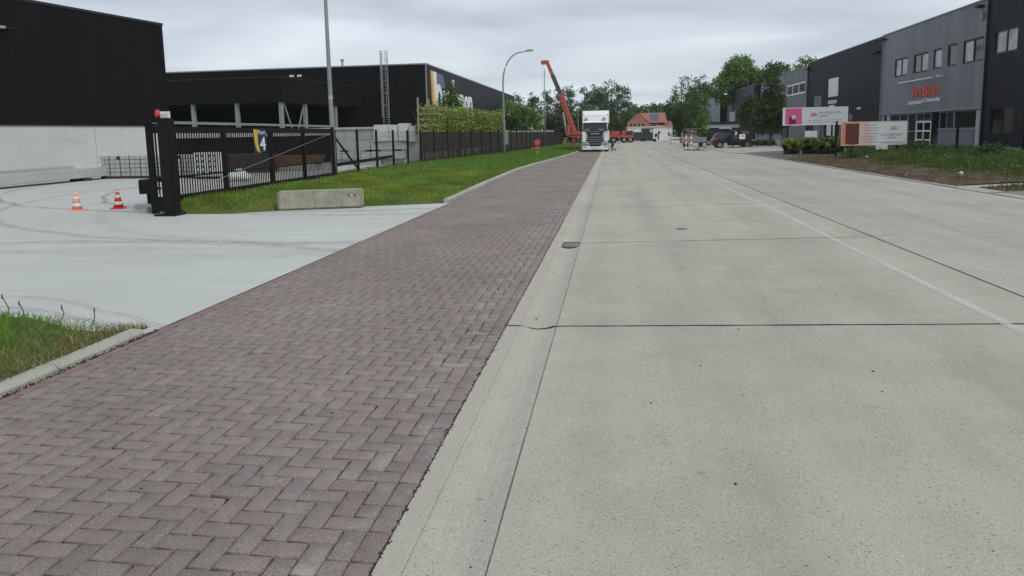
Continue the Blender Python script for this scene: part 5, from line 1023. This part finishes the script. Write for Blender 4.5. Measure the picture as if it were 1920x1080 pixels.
# ---- cars
def car(loc, rz, label, L=3.95, W=1.72, H=1.5, m='car_grey', name='parked_car'):
    t = thing(name, label, 'car', loc, rz)                # nose along +x, side towards -y
    prof = [(-L/2, .42), (-L/2-.02, .72), (-L/2+.10, .92), (-L/2+.34, 1.32), (-L/2+.62, H-.03), (-L/2+1.3, H), (-L/2+2.05, H-.06), (L/2-1.18, .98), (L/2-.35, .86), (L/2, .66), (L/2+.02, .36), (L/2-.1, .24), (-L/2+.12, .24)]
    b = MB(); n = len(prof); P = []
    for sx, sc in ((-1, 1), (1, 1)):
        for x, z in prof: k_ = 1-.16*max(0, (z-.9)/.6); P.append((x, sx*W/2*k_, z))
    b.raw(P, [tuple(range(n)), tuple(range(2*n-1, n-1, -1))]+[(i, (i+1) % n, n+(i+1) % n, n+i) for i in range(n)]); part('body', b, m, t, bev=.05, smooth=False)
    for s in (-1, 1):
        def sf(u, z, d, s=s): k_ = 1-.16*max(0, (z-.9)/.6); return (u, s*(W/2*k_+d), z)
        for poly in ([(-L/2+.52, .96), (-L/2+.70, 1.36), (-L/2+1.0, 1.40), (-L/2+1.0, .95)], [(-L/2+1.05, .95), (-L/2+1.05, 1.40), (-L/2+1.62, 1.41), (-L/2+1.62, .95)], [(-L/2+1.68, .95), (-L/2+1.68, 1.41), (-L/2+2.0, 1.37), (-L/2+2.55, .95)]): part('side_window', MB().prism(poly, sf, .0, .008), 'glass_shop', t)
        part('door_line', MB().prism([(-L/2+1.63, .35), (-L/2+1.645, .35), (-L/2+1.645, .93), (-L/2+1.63, .93)], sf, 0, .004), 'black_paint', t); part('handle', MB().prism([(-L/2+1.2, .84), (-L/2+1.4, .84), (-L/2+1.4, .87), (-L/2+1.2, .87)], sf, 0, .02), 'plastic_black', t)
        part('tail_light', MB().prism([(-L/2+.02, .80), (-L/2+.20, .98), (-L/2+.46, .95), (-L/2+.35, .82)], sf, .0, .012), 'lamp_red', t); part('headlight', MB().prism([(L/2-.5, .72), (L/2-.12, .66), (L/2-.14, .78), (L/2-.5, .84)], sf, 0, .01), 'plaque_white', t)
        for x in (-L/2+.68, L/2-.72):
            w = part('wheel', MB().tube([(x, s*(W/2-.20), .31), (x, s*(W/2+.015), .31)], .31, 20), 'tyre', t); part('rim', MB().tube([(x, s*(W/2+.005), .31), (x, s*(W/2+.03), .31)], .20, 16), 'rim', w)
            for q in range(5): a = q*2*PI/5; part('spoke', MB().bar((x, s*(W/2+.034), .31), (x+.18*math.cos(a), s*(W/2+.034), .31+.18*math.sin(a)), .035, .01), 'chrome_grey', w)
    part('rear_window', MB().raw([(-L/2+.19, -.55, 1.0), (-L/2+.19, .55, 1.0), (-L/2+.48, .5, 1.38), (-L/2+.48, -.5, 1.38), (-L/2+.21, -.55, .99), (-L/2+.21, .55, .99), (-L/2+.5, .5, 1.37), (-L/2+.5, -.5, 1.37)], [(0, 1, 2, 3), (7, 6, 5, 4), (0, 4, 5, 1), (1, 5, 6, 2), (2, 6, 7, 3), (3, 7, 4, 0)]), 'glass_shop', t)
    return t
car((11.6, 71.2, .04), 0, 'dark grey hatchback parked nose towards the units')
def pickup(loc, rz, label):
    t = thing('parked_van', label, 'van', loc, rz); part('body', MB().prism([(-2.2, .35), (-2.25, 1.0), (-2.1, 1.9), (1.0, 1.9), (1.5, 1.2), (2.2, 1.0), (2.25, .4)], lambda u, z, d: (u, d, z), -.85, .85), 'plastic_black', t, bev=.08)
    for a, c in ((-1.9, -.7), (-.6, .8)): part('side_window', MB().box(a, c, -.865, -.852, 1.2, 1.75), 'glass_shop', t)
    for x in (-1.4, 1.4):
        w = part('wheel', MB().tube([(x, -.87, .36), (x, -.65, .36)], .36, 16), 'tyre', t); part('rim', MB().tube([(x, -.885, .36), (x, -.87, .36)], .2, 12), 'rim', w)
pickup((12.3, 84, .04), 0, 'black van behind the grey hatchback')

# ---- white truck
tk = thing('truck', 'white truck with tall cab and box body parked on the paving', 'truck', (-1.52, 66.0, 0))
part('cab_body', MB().prism([(-.0, .95), (-.06, 1.75), (.12, 2.80), (.34, 3.38), (2.1, 3.45), (2.1, .75), (.3, .75)], lambda u, z, d: (d, u, z), -1.17, 1.17), 'white_gloss', tk, bev=.07)
part('roof_fairing', MB().prism([(.28, 3.30), (.62, 3.66), (2.0, 3.70), (2.0, 3.30)], lambda u, z, d: (d, u, z), -1.05, 1.05), 'white_gloss', tk, bev=.05)
part('cargo_box', MB().box(-1.27, 1.27, 2.5, 11.0, .95, 3.83), 'white_paint', tk, bev=.02)
part('box_front_cap', MB().raw([(-1.2, 2.05, 3.50), (1.2, 2.05, 3.50), (1.2, 2.5, 3.84), (-1.2, 2.5, 3.84), (-1.2, 2.5, 3.4), (1.2, 2.5, 3.4)], [(0, 1, 2, 3), (0, 4, 5, 1), (0, 3, 4), (1, 5, 2), (2, 5, 4, 3)]), 'white_gloss', tk)
part('chassis', MB().box(-.5, .5, .6, 11, .55, .85), 'plastic_black', tk); part('rear_skirt', MB().box(-1.22, 1.22, 4.2, 8.0, .45, .94), 'plastic_black', tk)
ws = part('windscreen', MB().raw([(-1.08, -.115, 1.92), (1.08, -.115, 1.92), (1.06, .055, 2.74), (-1.06, .055, 2.74), (-1.08, -.075, 1.92), (1.08, -.075, 1.92), (1.06, .095, 2.74), (-1.06, .095, 2.74)], [(0, 1, 2, 3), (7, 6, 5, 4), (0, 4, 5, 1), (1, 5, 6, 2), (2, 6, 7, 3), (3, 7, 4, 0)]), 'glass_truck', tk)
part('wiper', MB().bar((-.9, -.14, 1.95), (-.1, -.13, 2.02), .03), 'plastic_black', ws); part('wiper', MB().bar((.2, -.14, 1.95), (1.0, -.13, 2.02), .03), 'plastic_black', ws); part('dash_card', MB().box(-.95, -.45, -.125, -.118, 1.98, 2.08).box(.35, .85, -.125, -.118, 1.98, 2.08), 'steel_galv', ws)
part('sun_visor', MB().raw([(-1.14, -.14, 2.70), (1.14, -.14, 2.70), (1.12, .12, 2.84), (-1.12, .12, 2.84), (-1.14, -.13, 2.66), (1.14, -.13, 2.66)], [(0, 1, 2, 3), (4, 5, 1, 0), (4, 3, 2, 5)]), 'white_gloss', tk)
for s in (-1, 1):
    part('marker_lamp', MB().prism([(s*.66, 2.95), (s*1.0, 2.95), (s*.92, 3.16), (s*.72, 3.16)], lambda u, z, d: (u, -.02+(z-2.9)*.32+d, z), .04, .1), 'chrome_grey', tk)
    part('corner_panel', MB().prism([(s*.82, .95), (s*1.18, .95), (s*1.18, 1.88), (s*.92, 1.88), (s*.86, 1.4)], lambda u, z, d: (u, d, z), -.10, -.02), 'white_gloss', tk)
    part('headlight', MB().prism([(s*.62, .62), (s*1.14, .66), (s*1.16, .84), (s*.66, .80)], lambda u, z, d: (u, d, z), -.17, -.1), 'chrome_grey', tk)
    m_ = part('mirror', MB().box(s*1.30-.12, s*1.30+.12, -.28, -.08, 1.95, 2.62), 'plastic_black', tk, bev=.05); part('mirror_arm', MB().bar((s*1.1, -.05, 2.6), (s*1.3, -.16, 2.55), .05).bar((s*1.1, -.05, 2.0), (s*1.3, -.16, 2.02), .05), 'plastic_black', m_)
    part('door_window', MB().box(s*1.168, s*1.176, .35, 1.25, 1.95, 2.7), 'glass_truck', tk)
    for y in (1.35, 7.6, 8.9):
        w = part('wheel', MB().tube([(s*.88, y, .5), (s*1.22, y, .5)], .5, 20), 'tyre', tk); part('rim', MB().tube([(s*1.21, y, .5), (s*1.235, y, .5)], .29, 14), 'rim', w)
part('grille_panel', MB().prism([(-.86, 1.86), (.86, 1.86), (.72, 1.62), (.70, 1.36), (.82, .9), (-.82, .9), (-.70, 1.36), (-.72, 1.62)], lambda u, z, d: (u, d, z), -.105, -.02), 'plastic_black', tk)
for z in (1.36, 1.16, .97): part('grille_bar', MB().box(-.80, .80, -.14, -.106, z-.028, z+.028), 'chrome_grey', tk)
part('emblem_panel', MB().box(-.42, .42, -.118, -.106, 1.60, 1.76), 'crane_dark', tk); put_text('SCANIA', .14, 'text_white', tk, (0, -.122, 1.63), (1, 0, 0), width=.74, height=.10, depth=.003, world=False, name='lettering')
part('bumper', MB().prism([(-1.2, .20), (1.2, .20), (1.22, .52), (1.2, .88), (.62, .88), (.5, .50), (-.5, .50), (-.62, .88), (-1.2, .88), (-1.22, .52)], lambda u, z, d: (u, d, z), -.13, .25), 'white_gloss', tk, bev=.02)
part('bumper_intake', MB().box(-.62, .62, -.10, .1, .42, .90), 'plastic_black', tk); part('bumper_bar', MB().box(-.66, .66, -.15, -.10, .70, .76), 'chrome_grey', tk)
for s in (-1, 1): part('fog_lamp', MB().box(s*.98-.14, s*.98+.14, -.14, -.13, .42, .48), 'plastic_black', tk); part('bumper_slot', MB().box(s*.95-.27, s*.95+.27, -.138, -.13, .60, .64).box(s*.95-.27, s*.95+.27, -.138, -.13, .88, .92), 'plastic_black', tk)
part('number_plate', MB().box(-.26, .26, -.15, -.12, .30, .41), 'plaque_white', tk)
# ---- person bending beside the truck
def person(loc, rz):
    t = thing('person', 'person in dark clothes bending forward beside the truck wheel', 'person', loc, rz)
    J = {'hip': (-.05, 0, .66), 'waist': (.06, 0, .78), 'chest': (.30, 0, .93), 'neck': (.45, 0, .99), 'head': (.53, 0, 1.01), 'top': (.64, 0, 1.06),
         'lh': (-.03, .10, .62), 'lk': (.22, .13, .42), 'la': (.0, .12, .08), 'lt': (.18, .13, .04), 'rh': (-.03, -.10, .62), 'rk': (.06, -.13, .36), 'ra': (-.24, -.12, .09), 'rt': (-.08, -.13, .04),
         'ls': (.34, .19, .94), 'le': (.44, .23, .70), 'lw': (.60, .20, .56), 'rs': (.34, -.19, .94), 're': (.46, -.23, .72), 'rw': (.64, -.18, .60)}
    R = {'hip': .15, 'waist': .14, 'chest': .16, 'neck': .06, 'head': .095, 'top': .08, 'lh': .10, 'lk': .065, 'la': .045, 'lt': .04, 'rh': .10, 'rk': .065, 'ra': .045, 'rt': .04, 'ls': .07, 'le': .05, 'lw': .035, 'rs': .07, 're': .05, 'rw': .035}
    E_ = [('hip', 'waist'), ('waist', 'chest'), ('chest', 'neck'), ('neck', 'head'), ('head', 'top'), ('hip', 'lh'), ('lh', 'lk'), ('lk', 'la'), ('la', 'lt'), ('hip', 'rh'), ('rh', 'rk'), ('rk', 'ra'), ('ra', 'rt'), ('chest', 'ls'), ('ls', 'le'), ('le', 'lw'), ('chest', 'rs'), ('rs', 're'), ('re', 'rw')]
    for s, w in (('l', 'lw'), ('r', 'rw')):
        bx, by, bz = J[w]
        for i in range(4):
            y = by+(i-1.5)*.022; J[f'{s}f{i}'] = (bx+.09, y, bz-.06); R[f'{s}f{i}'] = .011; J[f'{s}g{i}'] = (bx+.11, y, bz-.12+.01*abs(i-1.5)); R[f'{s}g{i}'] = .009; E_ += [(w, f'{s}f{i}'), (f'{s}f{i}', f'{s}g{i}')]
        J[s+'th'] = (bx+.04, by+(-.05 if s == 'l' else .05), bz-.07); R[s+'th'] = .011; E_.append((w, s+'th'))
    ks = list(J); me = bpy.data.meshes.new('body'); me.from_pydata([J[k] for k in ks], [(ks.index(a), ks.index(b)) for a, b in E_], []); o = link('body', me, t)
    md = o.modifiers.new('skin', 'SKIN'); sv = me.skin_vertices[0].data
    for i, k in enumerate(ks): sv[i].radius = (R[k], R[k]); sv[i].use_root = k == 'hip'
    o.modifiers.new('sub', 'SUBSURF').levels = 1; bpy.context.view_layer.update(); m2 = bpy.data.meshes.new_from_object(o.evaluated_get(bpy.context.evaluated_depsgraph_get())); o.modifiers.clear(); o.data = m2; m2.materials.clear(); m2.materials.append(M('cloth_dark')); m2.materials.append(M('skin'))
    for p in m2.polygons:
        c = p.center; p.use_smooth = True
        if c.x > .50 and c.z > .90 or (c.z < .58 and c.x > .58): p.material_index = 1
    part('hair', MB().lathe([(.02, .0), (.09, -.02), (.10, -.07), (.085, -.11)][::-1], 12, (.60, 0, 1.16)), 'plastic_black', t, smooth=True)
person((.12, 67.6, 0), PI*.97)

# ---- red mobile crane standing across the road
cr_ = thing('mobile_crane', 'red mobile crane with raised telescopic boom behind the truck', 'crane', (-2, 118, 0))
def crp(n, b, m, **k): return wpart(n, b, m, cr_, **k)
crp('carrier', MB().box(-6.6, 3.4, 116.8, 119.2, .95, 1.35), 'crane_red', bev=.05); crp('deck', MB().box(-6.9, 1.0, 117, 119, 1.35, 1.6), 'crane_red', bev=.03)
cab = crp('cab', MB().box(1.6, 3.5, 116.75, 119.2, .75, 2.05), 'crane_red', bev=.12); wpart('window', MB().box(2.3, 3.3, 116.70, 116.76, 1.35, 1.9), 'glass_truck', cab); crp('engine_cover', MB().box(-.2, 1.3, 116.9, 119, 1.36, 2.0), 'crane_red', bev=.08)
for x in (-6.2, -4.8, -1.2, .3, 2.0, 3.0):
    w = crp('wheel', MB().tube([(x, 116.78, .55), (x, 117.2, .55)], .55, 18), 'tyre'); wpart('rim', MB().tube([(x, 116.75, .55), (x, 116.78, .55)], .26, 12), 'rim', w)
crp('turret', MB().prism([(-7.2, 1.36), (-4.6, 1.36), (-4.8, 1.75), (-5.4, 2.1), (-6.4, 2.0), (-7.2, 1.6)], lambda u, z, d: (u, d, z), 117, 118.9), 'crane_red', bev=.06)
P0, P1, P2 = Vector((-5.9, 117.9, 1.3)), Vector((-8.35, 117.9, 8.2)), Vector((-10.45, 117.9, 13.3))
bo = crp('boom_base', MB().bar(P0, P1, .85, .85), 'crane_red', bev=.06); crp('boom_section', MB().bar(P1, P1+(P2-P1)*.62, .72, .68), 'crane_dark', bev=.03); crp('boom_tip', MB().bar(P1+(P2-P1)*.60, P2, .62, .58), 'crane_red', bev=.03)
crp('boom_head', MB().box(-11.5, -10.2, 117.6, 118.2, 13.1, 13.75), 'crane_red', bev=.08)
d_ = (P1-P0).normalized(); sd = Vector((0, -.54, 0))
for i in range(9): q = P0+d_*(.9+i*.72); wpart('boom_label', MB().bar(q+sd+Vector((.14, 0, 0)), q+sd+d_*.3+Vector((.14, 0, 0)), .30, .02), 'banner_peach', bo)
crp('lift_cylinder', MB().tube([(-7.3, 117.3, 1.4), (-7.95, 117.5, 5.2)], .16, 8), 'steel_galv'); crp('lift_cylinder', MB().tube([(-7.0, 117.2, 1.2), (-7.15, 117.3, 3.2)], .26, 8), 'crane_red')
crp('hoist_rope', MB().tube([(-11.3, 117.9, 13.1), (-11.1, 117.9, 4.5)], .018, 5), 'steel_galv'); crp('hook_block', MB().box(-11.25, -10.95, 117.75, 118.05, 4.0, 4.5), 'crane_dark')
for x in (-7.6, 1.2):
    o = crp('outrigger_beam', MB().box(x-.15, x+.15, 115.6, 120.4, .85, 1.1), 'crane_red'); wpart('outrigger_jack', MB().tube([(x, 115.7, .06), (x, 115.7, 1.0)], .08, 8), 'steel_galv', o); wpart('outrigger_pad', MB().lathe([(.3, 0), (.3, .06)], 12, (x, 115.7, 0)), 'crane_dark', o)
crp('railing', MB().tube([(-7.2, 116.7, 1.6), (-3.5, 116.7, 1.55)], .05, 6), 'crane_red')
# ---- red marker signs on the verge
def marker(loc, label, s=1.):
    t = thing('marker_sign', label, 'marker sign', loc, 0, 'red marker signs on the verge')
    part('post', MB().raw([(-.03, -.03, 0), (.03, -.03, 0), (.03, .03, 0), (-.03, .03, 0), (-.06, -.03, .85), (.06, -.03, .85), (.06, .03, .85), (-.06, .03, .85)], [(3, 2, 1, 0), (4, 5, 6, 7), (0, 1, 5, 4), (1, 2, 6, 5), (2, 3, 7, 6), (3, 0, 4, 7)]), 'sign_red', t)
    part('disc', MB().tube([(0, -.06, 1.06), (0, -.03, 1.06)], .255, 22), 'sign_red', t); part('spoke', MB().box(-.012, .012, -.072, -.062, .80, 1.32), 'crane_dark', t); part('spoke', MB().box(-.26, .26, -.071, -.062, 1.05, 1.068), 'crane_dark', t); part('boss', MB().tube([(0, -.09, 1.04), (0, -.061, 1.04)], .05, 10), 'banner_peach', t)
    part('cross_plate', MB().box(-.25, .25, -.06, -.032, .55, .69), 'sign_red', t); part('plate_line', MB().box(-.23, .23, -.066, -.061, .61, .63), 'banner_peach', t); part('side_cap', MB().tube([(-.42, -.05, .62), (-.36, -.05, .62)], .07, 10), 'sign_red', t); part('side_arm', MB().box(-.42, -.05, -.03, .0, .60, .64), 'sign_red', t); part('foot_plate', MB().box(-.035, .035, -.036, -.031, .1, .4), 'banner_peach', t)
    t.scale = (s, s, s)
marker((-5.35, 51.2, .16), 'red round marker sign on a tapered post, the nearer one', .92); marker((-3.6, 68.5, .08), 'red round marker sign just left of the truck, the farther one', .8)
# ---- brick house and outbuilding at the far end
hs_ = thing('house', 'brick house with red tiled roof and a white lower storey', 'house', (7, 143, 0))
wpart('lower_wall', MB().box(3.0, 11.6, 140, 148, -.05, 2.62), 'plaster_white', hs_); wpart('cornice', MB().box(2.9, 11.6, 139.85, 140.0, 2.62, 2.80), 'plaque_white', hs_)
wpart('gable', MB().prism([(3.05, 2.8), (7.2, 2.8), (7.2, 3.55), (5.15, 5.42), (3.05, 3.6)], lambda u, z, d: (u, d, z), 140.05, 140.4), 'brick_red', hs_)
for x in (3.55, 4.25, 5.05, 5.85): wpart('window', MB().box(x, x+.38, 140.02, 140.06, 2.86, 3.38), 'glass_dark', hs_)
wpart('gable_vent', MB().box(5.05, 5.2, 140.02, 140.06, 4.4, 4.55), 'trim_black', hs_)
rf = wpart('roof', MB().raw([(5.15, 143, 5.48), (7.25, 140, 3.5), (10.6, 140, 3.5), (10.4, 143, 5.48), (5.15, 148, 4.0), (10.6, 148, 4.0), (5.15, 139.95, 5.48), (7.25, 139.95, 3.5)], [(0, 1, 2, 3), (0, 3, 5, 4), (6, 7, 1, 0)]), 'roof_tile', hs_); wpart('roof_slope', MB().raw([(5.15, 139.95, 5.5), (2.9, 139.95, 3.55), (2.9, 148, 3.55), (5.15, 148, 5.5), (5.15, 139.95, 5.38), (2.9, 139.95, 3.43), (2.9, 148, 3.43), (5.15, 148, 5.38)], [(0, 1, 2, 3), (7, 6, 5, 4), (0, 4, 5, 1), (1, 5, 6, 2)]), 'roof_tile', hs_)
wpart('lower_roof', MB().raw([(7.25, 140.0, 2.85), (11.7, 139.7, 2.7), (11.5, 142, 3.85), (7.25, 141, 3.5)], [(0, 1, 2, 3)]), 'roof_tile', hs_); wpart('dormer_wall', MB().box(7.22, 9.0, 139.9, 140.2, 2.8, 3.2), 'brick_red', hs_); wpart('dormer_window', MB().box(7.6, 8.5, 139.86, 139.9, 2.95, 3.15), 'glass_dark', hs_)
for i in range(4):
    for j in range(3):
        x, z = 7.45+i*.42, 3.98+j*.45; y_ = lambda q: 140+(q-3.5)*1.515-.06
        wpart('solar_panel', MB().raw([(x, y_(z), z), (x+.37, y_(z), z), (x+.37, y_(z+.41), z+.41), (x, y_(z+.41), z+.41), (x, y_(z)-.05, z+.03), (x+.37, y_(z)-.05, z+.03), (x+.37, y_(z+.41)-.05, z+.44), (x, y_(z+.41)-.05, z+.44)], [(0, 1, 2, 3), (7, 6, 5, 4), (0, 4, 5, 1), (1, 5, 6, 2), (2, 6, 7, 3), (3, 7, 4, 0)]), 'logo_blue', rf)
wpart('garage_door', MB().box(4.1, 5.7, 139.92, 140.0, .1, 1.75), 'door_steel', hs_); wpart('dark_cladding', MB().box(5.75, 7.9, 139.9, 140.0, -.05, 2.4), 'door_steel', hs_); wpart('satellite_dish', MB().tube([(7.5, 139.6, 1.9), (7.56, 139.7, 1.92)], .32, 14), 'white_paint', hs_); wpart('door', MB().box(8.9, 9.25, 139.9, 140.0, .3, 1.85), 'trim_black', hs_); wpart('window', MB().box(8.3, 8.7, 139.92, 140.0, .8, 1.4), 'glass_dark', hs_)
structure('front_lawn', MB().quad((-2, 130, .0), (14, 130, .0), (14, 139.9, .0), (-2, 139.9, .0)), 'turf')
t = thing('road_sign', 'triangular road sign seen from behind near the white house wall', 'sign', (9.9, 128, 0)); part('post', MB().tube([(0, 0, 0), (0, 0, 1.75)], .04, 6), 'steel_galv', t); part('plate', MB().prism([(-.42, 1.0), (.42, 1.0), (0, 1.75)], lambda u, z, d: (u, -.05+d, z), 0, .02), 'crane_dark', t)
for k_, (x, y) in enumerate(((3.6, 129), (5.4, 129), (5.75, 129.4), (7.4, 126))): single('planter', MB().lathe([(.22, 0), (.3, .55), (.25, .55)], 10, (x, y, 0)), 'trim_black', ('dark planter left of the garage of the brick house', 'dark planter before the garage, left of two', 'dark planter before the garage, right of two', 'dark planter at the road bend before the house')[k_], 'planter', 'dark planters before the brick house')
for k_, x in enumerate((8.4, 9.6)): single('gate_post', MB().box(x-.14, x+.14, 126.9, 127.2, 0, 1.4), 'plaster_white', ('white gate post before the house, left', 'white gate post before the house, right')[k_], 'post', 'white gate posts')
rbox('white_roof_shed', -19.5, -9.2, 112, 114, 0, 2.3, 'precast', 'low white wall behind the far screened fence', 'wall')

# ---- thin summer haze over the whole place
N = NT('haze_air'); N.t.nodes.remove(N.b); pv = N.n('ShaderNodeVolumePrincipled', {'Color': (.86, .92, 1, 1), 'Density': .00022, 'Anisotropy': .2}); N.t.links.new(pv.outputs[0], N.t.nodes['Material Output'].inputs['Volume'])
hz_ob = single('haze', MB().box(-1505, 1505, -205, 2605, -1.1, 18.5), 'haze_air', 'thin pale haze hanging over the whole street', 'haze', kind='stuff')
